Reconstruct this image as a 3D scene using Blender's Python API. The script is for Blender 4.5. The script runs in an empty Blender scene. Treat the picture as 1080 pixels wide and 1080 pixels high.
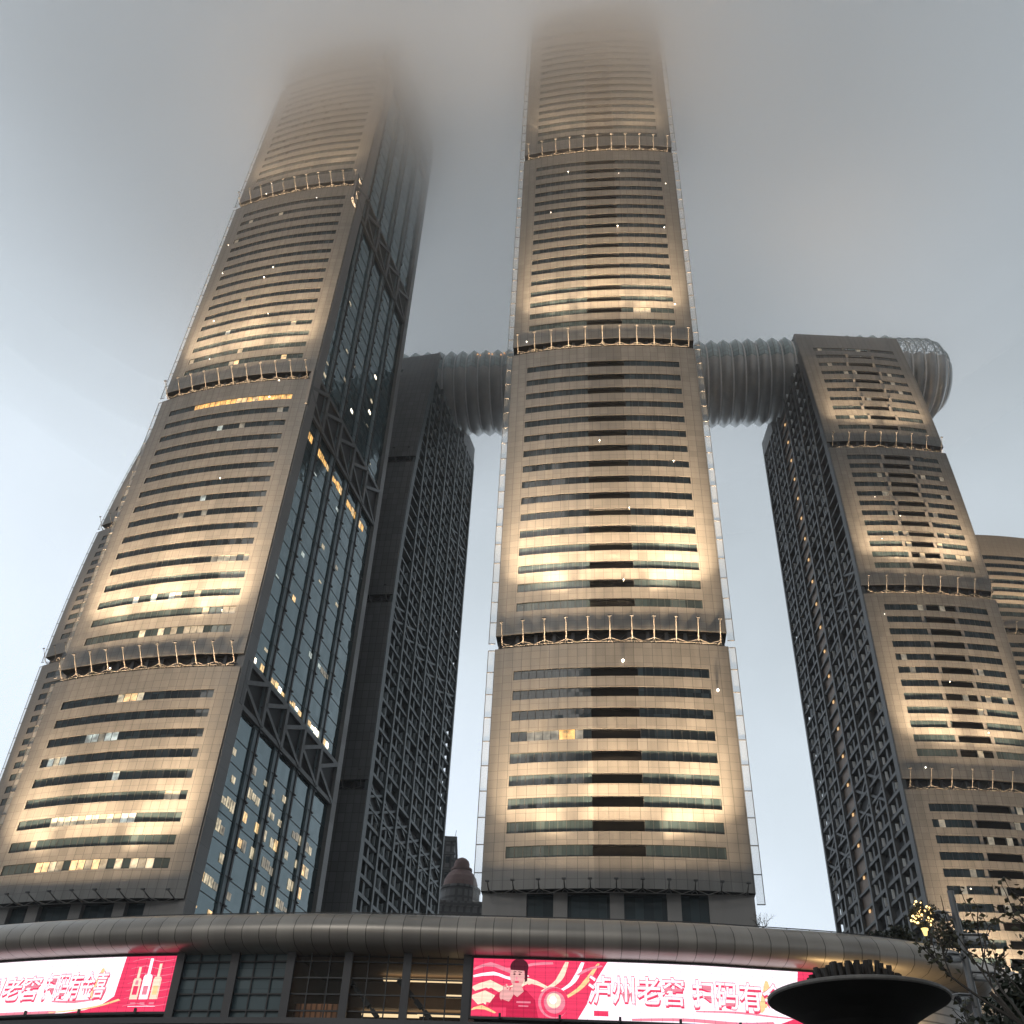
import bpy, math, random
import numpy as np
from mathutils import Vector, Matrix

random.seed(7)
SC = bpy.context.scene
COL = SC.collection
R = math.radians

# ------------------------------------------------------------------ camera
# the eye is the origin; the ground lies 1.7 m below it, x right, y forward
EYE = 1.7
PITCH, ROLL = R(38.218), R(2.716)
cam_d = bpy.data.cameras.new("camera")
cam = bpy.data.objects.new("camera", cam_d)
COL.objects.link(cam)
_F = Vector((0, math.cos(PITCH), math.sin(PITCH)))
_U0 = Vector((1, 0, 0)).cross(_F)
_R = Vector((1, 0, 0)) * math.cos(ROLL) + _U0 * math.sin(ROLL)
_U = _U0 * math.cos(ROLL) - Vector((1, 0, 0)) * math.sin(ROLL)
cam.matrix_world = Matrix((( _R.x, _U.x, -_F.x, 0), (_R.y, _U.y, -_F.y, 0), (_R.z, _U.z, -_F.z, EYE), (0, 0, 0, 1)))
cam_d.sensor_width = 36
cam_d.lens = 36.0
cam_d.clip_start = 0.1
cam_d.clip_end = 12000
SC.camera = cam

# ------------------------------------------------------------------ world, sun, exposure
SUN_EL, SUN_ROT = R(9), R(200)
w = bpy.data.worlds.new("World")
SC.world = w
w.use_nodes = True
nt = w.node_tree
nt.nodes.clear()
N = nt.nodes.new
out = N("ShaderNodeOutputWorld")
bg = N("ShaderNodeBackground")
sky = N("ShaderNodeTexSky")
sky.sky_type = 'NISHITA'
sky.sun_disc = False
sky.sun_elevation = SUN_EL
sky.sun_rotation = SUN_ROT
sky.air_density = 1.0
sky.dust_density = 2.0
sky_s = N("ShaderNodeVectorMath"); sky_s.operation = 'SCALE'; sky_s.inputs['Scale'].default_value = 0.9
nt.links.new(sky.outputs[0], sky_s.inputs[0])
tc = N("ShaderNodeTexCoord")
sep = N("ShaderNodeSeparateXYZ")
nt.links.new(tc.outputs['Generated'], sep.inputs[0])
# overcast deck: bright near the horizon, greyer overhead, brighter on the left
ramp = N("ShaderNodeValToRGB")
ramp.color_ramp.elements[0].position = 0.0
ramp.color_ramp.elements[0].color = (9.0, 9.75, 10.6, 1)
ramp.color_ramp.elements[1].position = 1.0
ramp.color_ramp.elements[1].color = (3.3, 3.55, 3.7, 1)
for p, c in ((0.3, (8.7, 9.4, 10.3, 1)), (0.5, (7.0, 7.6, 8.15, 1)), (0.7, (4.9, 5.3, 5.6, 1)), (0.85, (3.8, 4.1, 4.3, 1))):
    e = ramp.color_ramp.elements.new(p); e.color = c
nz = N("ShaderNodeTexNoise"); nz.inputs['Scale'].default_value = 2.6; nz.inputs['Detail'].default_value = 5; nz.inputs['Roughness'].default_value = 0.5
nt.links.new(tc.outputs['Generated'], nz.inputs['Vector'])
m1 = N("ShaderNodeMath"); m1.operation = 'MULTIPLY_ADD'
m1.inputs[1].default_value = 0.46; m1.inputs[2].default_value = -0.24
nt.links.new(nz.outputs['Fac'], m1.inputs[0])
m2 = N("ShaderNodeMath"); m2.operation = 'ADD'
nt.links.new(sep.outputs['Z'], m2.inputs[0]); nt.links.new(m1.outputs[0], m2.inputs[1])
m3 = N("ShaderNodeMath"); m3.operation = 'MULTIPLY_ADD'; m3.inputs[1].default_value = 0.34
nt.links.new(sep.outputs['X'], m3.inputs[0]); nt.links.new(m2.outputs[0], m3.inputs[2])
nt.links.new(m3.outputs[0], ramp.inputs['Fac'])
mix = N("ShaderNodeMix"); mix.data_type = 'RGBA'; mix.inputs['Factor'].default_value = 0.85
nt.links.new(sky_s.outputs[0], mix.inputs['A']); nt.links.new(ramp.outputs['Color'], mix.inputs['B'])
# unseen sky behind the camera is dimmed to cut ambient light on fronts
mr = N("ShaderNodeMapRange"); mr.interpolation_type = 'SMOOTHSTEP'
mr.inputs['From Min'].default_value = -0.5; mr.inputs['From Max'].default_value = 0.35
mr.inputs['To Min'].default_value = 0.34; mr.inputs['To Max'].default_value = 1.0
nt.links.new(sep.outputs['Y'], mr.inputs['Value'])
dim = N("ShaderNodeVectorMath"); dim.operation = 'SCALE'
nt.links.new(mix.outputs['Result'], dim.inputs[0]); nt.links.new(mr.outputs[0], dim.inputs['Scale'])
cool = N("ShaderNodeVectorMath"); cool.operation = 'MULTIPLY'; cool.inputs[1].default_value = (0.975, 1.0, 1.01)
nt.links.new(dim.outputs[0], cool.inputs[0]); nt.links.new(cool.outputs[0], bg.inputs['Color'])
bg.inputs['Strength'].default_value = 0.126
nt.links.new(bg.outputs[0], out.inputs['Surface'])

sun_d = bpy.data.lights.new("sun", 'SUN')
sun_d.energy = 0.5
sun_d.angle = R(20)
sun_d.color = (1.0, 0.95, 0.88)
sun = bpy.data.objects.new("sun", sun_d)
COL.objects.link(sun)
sun.rotation_euler = (R(55), 0, R(-25))

SC.view_settings.view_transform = 'Standard'
SC.view_settings.look = 'None'
SC.view_settings.gamma = 1
SC.view_settings.exposure = 0.0
SC.render.engine = 'CYCLES'
SC.cycles.volume_bounces = 10
SC.cycles.max_bounces = 10
SC.cycles.diffuse_bounces = 2
SC.cycles.glossy_bounces = 3
SC.cycles.use_denoising = True
SC.cycles.sample_clamp_indirect = 4

# ------------------------------------------------------------------ mesh helpers
class MB:
    """collects faces with uv and material index; link() makes ONE mesh object"""
    def __init__(s):
        s.v, s.f, s.m, s.uv, s.sm = [], [], [], [], []
    def face(s, pts, m=0, uv=None, smooth=False):
        b = len(s.v)
        s.v += [tuple(p) for p in pts]
        s.f.append(tuple(range(b, b + len(pts))))
        s.m.append(m)
        s.sm.append(smooth)
        s.uv += uv if uv else [(p[0] + p[1], p[2]) for p in pts]
    def box(s, a, b, m=0):
        x0, y0, z0 = a; x1, y1, z1 = b
        P = [(x0,y0,z0),(x1,y0,z0),(x1,y1,z0),(x0,y1,z0),(x0,y0,z1),(x1,y0,z1),(x1,y1,z1),(x0,y1,z1)]
        for q in ((0,3,2,1),(4,5,6,7),(0,1,5,4),(1,2,6,5),(2,3,7,6),(3,0,4,7)):
            s.face([P[i] for i in q], m)
    def bar(s, p, q, w, h=None, m=0, up=(0, 0, 1)):
        """rectangular bar from p to q"""
        h = h or w
        p, q = Vector(p), Vector(q)
        d = (q - p).normalized()
        u = Vector(up)
        if abs(d.dot(u)) > 0.98: u = Vector((1, 0, 0))
        a = d.cross(u).normalized(); b = a.cross(d).normalized()
        a *= w / 2; b *= h / 2
        c = [p-a-b, p+a-b, p+a+b, p-a+b, q-a-b, q+a-b, q+a+b, q-a+b]
        for k in ((3,2,1,0),(4,5,6,7),(0,1,5,4),(1,2,6,5),(2,3,7,6),(3,0,4,7)):
            s.face([c[i] for i in k], m)
    def tube(s, pts, rad, n=8, m=0, cap=True):
        """round tube through pts; rad is a number or one radius per point"""
        pts = [Vector(p) for p in pts]
        rs = rad if isinstance(rad, (list, tuple)) else [rad] * len(pts)
        rings = []
        u = None
        for i, p in enumerate(pts):
            d = (pts[min(i+1, len(pts)-1)] - pts[max(i-1, 0)]).normalized()
            if u is None:
                u = d.cross(Vector((0, 0, 1)) if abs(d.z) < 0.9 else Vector((1, 0, 0))).normalized()
            else:
                u = (u - d * u.dot(d)).normalized()
            v = d.cross(u)
            rings.append([p + (u*math.cos(2*math.pi*k/n) + v*math.sin(2*math.pi*k/n)) * rs[i] for k in range(n)])
        for a, b in zip(rings, rings[1:]):
            for k in range(n):
                s.face([a[k], a[(k+1) % n], b[(k+1) % n], b[k]], m, smooth=True)
        if cap:
            s.face(rings[0][::-1], m); s.face(rings[-1], m)
    def lathe(s, prof, c=(0, 0), n=48, m=0, smooth=True):
        for (r0, z0), (r1, z1) in zip(prof, prof[1:]):
            for k in range(n):
                a0, a1 = 2*math.pi*k/n, 2*math.pi*(k+1)/n
                P = [(c[0]+r0*math.cos(a0), c[1]+r0*math.sin(a0), z0), (c[0]+r0*math.cos(a1), c[1]+r0*math.sin(a1), z0),
                     (c[0]+r1*math.cos(a1), c[1]+r1*math.sin(a1), z1), (c[0]+r1*math.cos(a0), c[1]+r1*math.sin(a0), z1)]
                if r0 < 1e-6: P = P[1:]
                elif r1 < 1e-6: P = P[:3]
                s.face(P, m, smooth=smooth)
    def ball(s, c, r, m=0, n=8):
        prof = [(max(0, r*math.sin(math.pi*i/n)), c[2]-r*math.cos(math.pi*i/n)) for i in range(n+1)]
        prof[0] = (0, prof[0][1]); prof[-1] = (0, prof[-1][1])
        s.lathe(prof, c[:2], n*2, m)
    def link(s, name, mats, parent=None, dz=0.0, weld=False):
        me = bpy.data.meshes.new(name)
        me.from_pydata([(x, y, z + dz) for x, y, z in s.v], [], s.f)
        me.polygons.foreach_set("material_index", s.m)
        me.polygons.foreach_set("use_smooth", s.sm)
        uvl = me.uv_layers.new(name="UVMap")
        uvl.data.foreach_set("uv", [c for t in s.uv for c in t])
        for mt in (mats if isinstance(mats, (list, tuple)) else [mats]):
            me.materials.append(mt)
        if weld:
            import bmesh
            bm = bmesh.new(); bm.from_mesh(me)
            bmesh.ops.remove_doubles(bm, verts=bm.verts, dist=1e-4)
            bm.to_mesh(me); bm.free()
        me.update()
        o = bpy.data.objects.new(name, me)
        COL.objects.link(o)
        if parent: o.parent = parent
        return o

def tag(o, label=None, cat=None, group=None, kind=None):
    if label: o["label"] = label
    if cat: o["category"] = cat
    if group: o["group"] = group
    if kind: o["kind"] = kind
    return o

def empty(name, loc, rz=0, label=None, cat=None, group=None):
    o = bpy.data.objects.new(name, None)
    COL.objects.link(o)
    o.location = loc; o.rotation_euler = (0, 0, rz)
    o.empty_display_size = 1
    return tag(o, label, cat, group)

# ------------------------------------------------------------------ materials
def mat(name, col, rough=0.6, metal=0.0, spec=0.5, emit=None, es=0.0):
    m = bpy.data.materials.new(name); m.use_nodes = True
    b = m.node_tree.nodes["Principled BSDF"]
    b.inputs['Base Color'].default_value = (*col, 1)
    b.inputs['Roughness'].default_value = rough
    b.inputs['Metallic'].default_value = metal
    b.inputs['Specular IOR Level'].default_value = spec
    if emit:
        b.inputs['Emission Color'].default_value = (*emit, 1)
        b.inputs['Emission Strength'].default_value = es
    return m

def nodes(m):
    t = m.node_tree
    return t, t.nodes.new, t.links.new, t.nodes["Principled BSDF"]

def mottled(name, c0, c1, scale, rough=0.6, metal=0.0, coord='Object', spec=0.5, bump=0.0):
    m = mat(name, c0, rough, metal, spec)
    t, N, L, b = nodes(m)
    tc = N("ShaderNodeTexCoord"); n = N("ShaderNodeTexNoise")
    n.inputs['Scale'].default_value = scale; n.inputs['Detail'].default_value = 6; n.inputs['Roughness'].default_value = 0.65
    L(tc.outputs[coord], n.inputs['Vector'])
    r = N("ShaderNodeValToRGB")
    r.color_ramp.elements[0].position = 0.3; r.color_ramp.elements[0].color = (*c0, 1)
    r.color_ramp.elements[1].position = 0.7; r.color_ramp.elements[1].color = (*c1, 1)
    L(n.outputs['Fac'], r.inputs['Fac']); L(r.outputs['Color'], b.inputs['Base Color'])
    if bump:
        bn = N("ShaderNodeBump"); bn.inputs['Strength'].default_value = bump
        L(n.outputs['Fac'], bn.inputs['Height']); L(bn.outputs[0], b.inputs['Normal'])
    return m

def panelled(name, col, pw, ph, gap=0.07, rough=0.45, metal=0.0, vary=0.08, joint=0.35, dirt=0.12, spec=0.5, hgap=None):
    """cladding panels laid out in metres over the uv: a tone per panel, dark joints, faint vertical streaks"""
    m = mat(name, col, rough, metal, spec)
    t, N, L, b = nodes(m)
    uv = N("ShaderNodeUVMap")
    sp = N("ShaderNodeSeparateXYZ"); L(uv.outputs[0], sp.inputs[0])
    def math_(op, a, v=None, c=None):
        n = N("ShaderNodeMath"); n.operation = op
        L(a, n.inputs[0])
        if v is not None:
            if hasattr(v, 'links'): L(v, n.inputs[1])
            else: n.inputs[1].default_value = v
        if c is not None: n.inputs[2].default_value = c
        return n.outputs[0]
    du = math_('DIVIDE', sp.outputs['X'], pw); dv = math_('DIVIDE', sp.outputs['Y'], ph)
    fu, fv = math_('FLOOR', du), math_('FLOOR', dv)
    cb = N("ShaderNodeCombineXYZ"); L(fu, cb.inputs[0]); L(fv, cb.inputs[1])
    wn = N("ShaderNodeTexWhiteNoise"); wn.noise_dimensions = '2D'; L(cb.outputs[0], wn.inputs['Vector'])
    ru, rv = math_('FRACT', du), math_('FRACT', dv)
    ju = math_('LESS_THAN', ru, gap / pw); jv = math_('LESS_THAN', rv, (hgap if hgap is not None else gap) / ph)
    jm = math_('MAXIMUM', ju, jv)
    # streaks
    mp = N("ShaderNodeMapping"); mp.inputs['Scale'].default_value = (0.9, 0.035, 1)
    L(uv.outputs[0], mp.inputs['Vector'])
    ns = N("ShaderNodeTexNoise"); ns.inputs['Scale'].default_value = 1.0; ns.inputs['Detail'].default_value = 5
    L(mp.outputs[0], ns.inputs['Vector'])
    v1 = math_('MULTIPLY_ADD', wn.outputs['Value'], 2 * vary, 1 - vary)
    v2 = math_('MULTIPLY_ADD', ns.outputs['Fac'], 2 * dirt, 1 - dirt)
    v3 = math_('MULTIPLY', v1, v2)
    v4 = math_('MULTIPLY_ADD', jm, -(1 - joint), 1.0)
    v5 = math_('MULTIPLY', v3, v4)
    sc = N("ShaderNodeVectorMath"); sc.operation = 'SCALE'
    sc.inputs[0].default_value = col; L(v5, sc.inputs['Scale'])
    L(sc.outputs[0], b.inputs['Base Color'])
    rr = math_('MULTIPLY_ADD', wn.outputs['Value'], 0.12, rough - 0.06)
    L(rr, b.inputs['Roughness'])
    return m

def glassy(name, c0, c1, pw, ph, rough=0.06, spec=0.7, joint=0.3, gap=0.09):
    """dark glazing seen from outside: a tone per pane and thin frame lines"""
    m = panelled(name, c0, pw, ph, gap, rough, 0.0, 0.0, joint, 0.0, spec)
    t, N, L, b = nodes(m)
    wn = [n for n in t.nodes if n.bl_idname == 'ShaderNodeTexWhiteNoise'][0]
    sc = [n for n in t.nodes if n.bl_idname == 'ShaderNodeVectorMath'][0]
    mx = N("ShaderNodeMix"); mx.data_type = 'RGBA'
    pw_ = N("ShaderNodeMath"); pw_.operation = 'POWER'; pw_.inputs[1].default_value = 2.0
    L(wn.outputs['Value'], pw_.inputs[0]); L(pw_.outputs[0], mx.inputs['Factor'])
    mx.inputs['A'].default_value = (*c0, 1); mx.inputs['B'].default_value = (*c1, 1)
    L(mx.outputs['Result'], sc.inputs[0])
    for l in list(b.inputs['Roughness'].links): t.links.remove(l)
    b.inputs['Roughness'].default_value = rough
    # panes are never quite coplanar: each leans a hair
    geo = N("ShaderNodeNewGeometry")
    dv = N("ShaderNodeVectorMath"); dv.operation = 'MULTIPLY_ADD'
    dv.inputs[1].default_value = (0.05, 0.05, 0.05); dv.inputs[2].default_value = (-0.025, -0.025, -0.025)
    L(wn.outputs['Color'], dv.inputs[0])
    ad = N("ShaderNodeVectorMath"); ad.operation = 'ADD'
    L(geo.outputs['Normal'], ad.inputs[0]); L(dv.outputs[0], ad.inputs[1])
    nm = N("ShaderNodeVectorMath"); nm.operation = 'NORMALIZE'; L(ad.outputs[0], nm.inputs[0])
    L(nm.outputs[0], b.inputs['Normal'])
    return m

MT = {}
MT['facade'] = panelled("cream_cladding", (0.150, 0.149, 0.143), 1.55, 1.42, 0.08, 0.45, 0.1, 0.11, 0.42, 0.34, hgap=0.05)
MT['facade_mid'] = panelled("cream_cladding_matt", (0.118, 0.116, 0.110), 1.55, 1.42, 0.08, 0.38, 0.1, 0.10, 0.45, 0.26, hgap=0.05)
MT['facade_far'] = panelled("beige_cladding", (0.155, 0.148, 0.136), 1.6, 1.3, 0.07, 0.5, 0.1, 0.06, 0.65, 0.12, hgap=0.05)
MT['dark_panel'] = panelled("dark_grey_cladding", (0.135, 0.137, 0.14), 1.6, 2.2, 0.10, 0.5, 0.0, 0.14, 0.4, 0.22)
MT['pier'] = panelled("grey_pier_cladding", (0.20, 0.195, 0.19), 8.0, 4.4, 0.06, 0.5, 0.1, 0.05, 0.6, 0.1)
MT['recess'] = mat("dark_recess", (0.025, 0.026, 0.028), 0.7)
MT['glass'] = glassy("window_glass", (0.020, 0.034, 0.041), (0.055, 0.080, 0.090), 1.3, 4.0, 0.10, 0.25, 0.5, 0.05)
MT['louvre'] = panelled("black_louvre", (0.0035, 0.0035, 0.004), 30, 0.22, 0.06, 0.7, 0, 0.1, 0.4, 0.1, 0.08)
MT['frame'] = mat("dark_frame", (0.05, 0.052, 0.055), 0.5, 0.3)
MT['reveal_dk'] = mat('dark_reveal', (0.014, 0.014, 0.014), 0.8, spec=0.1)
MT['side_glass'] = glassy("curtain_wall_glass", (0.010, 0.034, 0.043), (0.032, 0.078, 0.092), 1.65, 2.2, 0.05, 1.0, 0.40, 0.15)
MT['side_glass'].node_tree.nodes['Principled BSDF'].inputs['Specular Tint'].default_value = (0.52, 0.68, 0.72, 1)
MT['side_glass'].node_tree.nodes['Principled BSDF'].inputs['IOR'].default_value = 1.9
MT['fin'] = mottled("blue_grey_fin", (0.13, 0.18, 0.20), (0.19, 0.24, 0.26), 0.4, 0.45, 0.3)
MT['steel'] = mottled("grey_painted_steel", (0.105, 0.106, 0.107), (0.15, 0.15, 0.15), 0.5, 0.5, 0.2)
MT['boom'] = mottled("boom_metal", (0.10, 0.097, 0.092), (0.14, 0.136, 0.13), 1.0, 0.5, 0.2)
MT['lattice'] = mottled("charcoal_lattice", (0.055, 0.060, 0.064), (0.085, 0.090, 0.094), 0.3, 0.5, 0.1)
MT['lattice_dk'] = mottled("dark_green_grey_lattice", (0.055, 0.072, 0.077), (0.095, 0.118, 0.123), 0.3, 0.45, 0.1)
MT['bay_glass'] = glassy("balcony_glass", (0.016, 0.022, 0.026), (0.05, 0.065, 0.07), 1.9, 3.9, 0.12, 0.5, 0.5, 0.08)
MT['reveal'] = mottled("pale_balcony_panel", (0.68, 0.74, 0.78), (0.80, 0.83, 0.85), 0.3, 0.5)
MT['blade'] = mottled('grey_blade', (0.24, 0.29, 0.31), (0.38, 0.43, 0.45), 0.2, 0.4)
MT['scr'] = mat("edge_screen_glass", (0.50, 0.53, 0.54), 0.3)
_t, _N, _L, _b = nodes(MT['scr'])
_b.inputs['Alpha'].default_value = 0.30
MT['lit_warm'] = mat("lit_pane_warm", (0.3, 0.25, 0.2), 0.3, emit=(1.0, 0.66, 0.30), es=1.0)
MT['lit_cream'] = mat("lit_pane_cream", (0.3, 0.28, 0.24), 0.3, emit=(1.0, 0.83, 0.55), es=0.55)
MT['lit_pale'] = mat("lit_pane_pale", (0.3, 0.3, 0.28), 0.3, emit=(0.85, 0.95, 0.88), es=0.5)
MT['lit_dim'] = mat("lit_pane_dim", (0.2, 0.19, 0.16), 0.3, emit=(1.0, 0.85, 0.62), es=0.22)
MT['lit_hot'] = mat("lit_lamp", (0.5, 0.5, 0.5), 0.3, emit=(1.0, 0.86, 0.66), es=3.5)
MT['lit_amber'] = mat("lit_pane_amber", (0.3, 0.2, 0.1), 0.3, emit=(1.0, 0.55, 0.16), es=1.0)
for k_ in ('lit_warm', 'lit_cream', 'lit_pale', 'lit_dim', 'lit_amber'):
    _t, _N, _L, _b = nodes(MT[k_])
    _c = _N("ShaderNodeTexCoord"); _n = _N("ShaderNodeTexNoise"); _n.inputs['Scale'].default_value = 0.9; _n.inputs['Detail'].default_value = 4
    _L(_c.outputs['Object'], _n.inputs['Vector'])
    _p = _N("ShaderNodeMapRange"); _p.inputs['From Min'].default_value = 0.32; _p.inputs['From Max'].default_value = 0.68
    _e = _b.inputs['Emission Strength'].default_value
    _p.inputs['To Min'].default_value = 0.25*_e; _p.inputs['To Max'].default_value = 1.7*_e
    _L(_n.outputs['Fac'], _p.inputs['Value']); _L(_p.outputs[0], _b.inputs['Emission Strength'])
MT['star'] = mat("lit_fitting", (0.8, 0.8, 0.8), 0.3, emit=(1.0, 0.96, 0.9), es=3.0)
MT['roof'] = mat("roof_membrane", (0.10, 0.10, 0.10), 0.9)

# ------------------------------------------------------------------ setting: ground and podium line
gm = MB()
gm.face([(-4000, -4000, 0), (4000, -4000, 0), (4000, 4000, 0), (-4000, 4000, 0)])
MT['ground'] = mottled("grey_stone_paving", (0.14, 0.135, 0.13), (0.20, 0.195, 0.19), 0.15, 0.55)
tag(gm.link("ground", MT['ground']), kind="structure")

def smooth_path(P, step=0.6):
    P = [np.array(p, float) for p in P]
    out = []
    for i in range(len(P) - 1):
        p0, p1, p2, p3 = P[max(i-1, 0)], P[i], P[i+1], P[min(i+2, len(P)-1)]
        n = max(2, int(np.linalg.norm(p2 - p1) / step))
        for k in range(n):
            t = k / n
            out.append(0.5*((2*p1) + (-p0+p2)*t + (2*p0-5*p1+4*p2-p3)*t*t + (-p0+3*p1-3*p2+p3)*t**3))
    out.append(P[-1])
    Q = np.array(out)
    return Q

# ------------------------------------------------------------------ towers
class Tower:
    """local frame: x along the front, y into the building, z up; the front line at x=0..W, corners at y=off(z)"""
    def __init__(s, name, L0, ang, W, D, off, bulge, label, zb=20.0, front='facade', mid=None, ztop=900.0):
        s.W, s.D, s.off, s.bulge, s.front, s.mid, s.zb = W, D, off, bulge, front, mid, zb
        s.ztop = ztop
        s.root = empty(name, (L0[0], L0[1], EYE + zb), ang, label, "tower")
    def dz(s): return -s.zb
    def S(s, x, z):
        return s.off(z) - s.bulge * (1 - (2*x/s.W - 1)**2) * (1.0 if z < s.ztop - 14 else max(0.0, (s.ztop - z)/14.0))
    def put(s, mb, name, mats, **k):
        return mb.link(name, mats, s.root, s.dz(), **k)

    def segment(s, z0, z1, n, wx, wh=1.75, lo=4.6, hi=4.6, dark=None, piers=(), lit=None, seam=2.7, rim=True):
        """one stacked block of the front: cladding with n long window slots"""
        W = s.W
        zt = z1 - seam
        h = (zt - hi - (z0 + lo) - wh) / max(1, n - 1)
        wins = [(z0 + lo + i*h, z0 + lo + i*h + wh) for i in range(n)]
        a, b = wx
        xs = sorted(set([0, W, a, b] + [W*i/16 for i in range(17)] + ([dark[0], dark[1]] if dark else [])))
        mb = MB()
        def strip(za, zc, keep):
            for xa, xb in zip(xs, xs[1:]):
                if not keep(xa, xb): continue
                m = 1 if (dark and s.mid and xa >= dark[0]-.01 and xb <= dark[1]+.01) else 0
                mb.face([(xa, s.S(xa, za), za), (xb, s.S(xb, za), za), (xb, s.S(xb, zc), zc), (xa, s.S(xa, zc), zc)], m,
                        [(xa, za), (xb, za), (xb, zc), (xa, zc)])
        zz = z0
        rec = 0.22
        for wa, wb in wins:
            k = max(1, int((wa - zz) / 3))
            for i in range(k):
                strip(zz + (wa-zz)*i/k, zz + (wa-zz)*(i+1)/k, lambda p, q: True)
            strip(wa, wb, lambda p, q: q <= a+1e-4 or p >= b-1e-4)
            for xa, xb in zip(xs, xs[1:]):
                if xa < a-1e-4 or xb > b+1e-4: continue
                for z, fl in ((wa, 0), (wb, 1)):
                    P = [(xa, s.S(xa, z), z), (xb, s.S(xb, z), z), (xb, s.S(xb, z)+rec, z), (xa, s.S(xa, z)+rec, z)]
                    mb.face(P if not fl else P[::-1], 2)
            for x in (a, b):
                mb.face([(x, s.S(x, wa), wa), (x, s.S(x, wb), wb), (x, s.S(x, wb)+rec, wb), (x, s.S(x, wa)+rec, wa)], 2)
            zz = wb
        k = max(1, int((zt - zz) / 3))
        for i in range(k):
            strip(zz + (zt-zz)*i/k, zz + (zt-zz)*(i+1)/k, lambda p, q: True)
        # soffit, top ledge and side returns
        for xa, xb in zip(xs, xs[1:]):
            for z in (z0, zt):
                mb.face([(xa, s.S(xa, z), z), (xb, s.S(xb, z), z), (xb, s.S(xb, z)+1.8+s.bulge, z), (xa, s.S(xa, z)+1.8+s.bulge, z)], 2)
        zs = [z0 + (zt-z0)*i/10 for i in range(11)]
        for x in (0, W):
            for za, zc in zip(zs, zs[1:]):
                mb.face([(x, s.S(x, za), za), (x, s.S(x, zc), zc), (x, s.S(x, zc)+1.8, zc), (x, s.S(x, za)+1.8, za)], 0,
                        [(0.3, za), (0.3, zc), (1.2, zc), (1.2, za)])
        s.put(mb, "facade_panel", [MT[s.front], MT[s.mid or s.front], MT['reveal_dk']])
        # windows: one long slot each
        gm = [MT['glass'], MT['frame'], MT['louvre'], MT['lit_cream'], MT['lit_warm'], MT['lit_pale'], MT['lit_dim'], MT['reveal'], MT['lit_amber'], MT['steel']]
        for i, (wa, wb) in enumerate(wins):
            g = MB()
            npn = max(4, round((b - a) / 1.3))
            on = lit(i, npn) if lit else {}
            ed = [a + (b-a)*k/npn for k in range(npn+1)]
            for k, (xa, xb) in enumerate(zip(ed, ed[1:])):
                xm = (xa + xb) / 2
                m = 0
                if dark and dark[0] < xm < dark[1]: m = 2
                if k in on: m = on[k]
                r = rec - 0.01 if m != 2 else rec + 0.5
                g.face([(xa, s.S(xa, wa)+r, wa), (xb, s.S(xb, wa)+r, wa), (xb, s.S(xb, wb)+r, wb), (xa, s.S(xa, wb)+r, wb)], m,
                       [(xa, wa), (xb, wa), (xb, wb), (xa, wb)])
                if k and m != 2:
                    y = s.S(xa, wa) + rec - 0.06
                    g.box((xa-0.04, y, wa+0.01), (xa+0.04, y+0.05, wb-0.01), 1)
            for px in piers:
                x = a + (b-a)*px + 1.1*math.sin(i*2.4)*0.5
                y = s.S(x, wa) + 0.04
                g.box((x-0.38, y, wa+0.01), (x+0.38, y+0.12, wb-0.01), 9)
            s.put(g, "window", gm)
        return wins

    def seam(s, z, h=2.7, nb=11, x0=1.2, booms=True, span=None, glow=False, lamp=(0.0, 5), out=2.7, up=3.3, aim=36.0, spot=30, band=True):
        """recessed dark storey under block starting at z, with a bent-tube rail and outrigger floodlights"""
        W = s.W
        mb = MB()
        n = 12
        for i in range(n):
            xa, xb = 0.6 + (W-1.2)*i/n, 0.6 + (W-1.2)*(i+1)/n
            za, zc = z - h - 0.4, z + 0.4
            r = 1.5
            mb.face([(xa, s.S(xa, za)+r, za), (xb, s.S(xb, za)+r, za), (xb, s.S(xb, zc)+r, zc), (xa, s.S(xa, zc)+r, zc)], 0)
            p_, q_ = ((xa, za), (xb, zc)) if i % 2 == 0 else ((xa, zc), (xb, za))
            mb.bar((p_[0], s.S(p_[0], p_[1])+r-.2, p_[1]), (q_[0], s.S(q_[0], q_[1])+r-.2, q_[1]), 0.12, m=1)
            if i:
                mb.box((xa-0.3, s.S(xa, za)+r-.6, za), (xa+0.3, s.S(xa, za)+r-.2, zc), 1)
        if band: s.put(mb, "seam_band", [MT['recess'], MT['frame']])
        if not booms: return
        a, b = span or (x0, W - x0)
        rail = MB()
        xs = [a + (b-a)*i/(nb-1) for i in range(nb)]
        zr = z - h + 0.35
        pts = []
        for i, x in enumerate(xs):
            y = s.S(x, z) - 0.15
            if i:
                xm = (xs[i-1] + x) / 2
                rail.tube([(xs[i-1], s.S(xs[i-1], z)-0.35, zr+0.55), (xm, s.S(xm, z)-0.25, zr-0.1), (x, y-0.2, zr+0.55)], 0.06, 5, cap=False)
                rail.tube([(xs[i-1], s.S(xs[i-1], z)-0.3, zr-0.15), (x, y-0.15, zr-0.15)], 0.045, 5, cap=False)
        s.put(rail, "catwalk_rail", MT['boom'])
        for i, x in enumerate(xs):
            bm = MB()
            y = s.S(x, z)
            p0 = (x, y - 0.3, zr + 0.4); p1 = (x, y - out, zr + up)
            pm = tuple(p0[k]*0.35 + p1[k]*0.65 for k in range(3))
            bm.tube([p0, pm], 0.10, 6); bm.tube([pm, p1], 0.065, 6)
            bm.box((x-0.30, y-out-0.16, zr+up-0.05), (x+0.30, y-out+0.16, zr+up+0.15), 1)
            bm.bar((x-0.4, y+1.2, zr+0.5), p0, 0.12); bm.bar((x+0.4, y+1.2, zr+0.5), p0, 0.12)
            s.put(bm, "floodlight_boom", [MT['boom'], MT['frame']])
        e, k = lamp
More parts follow.
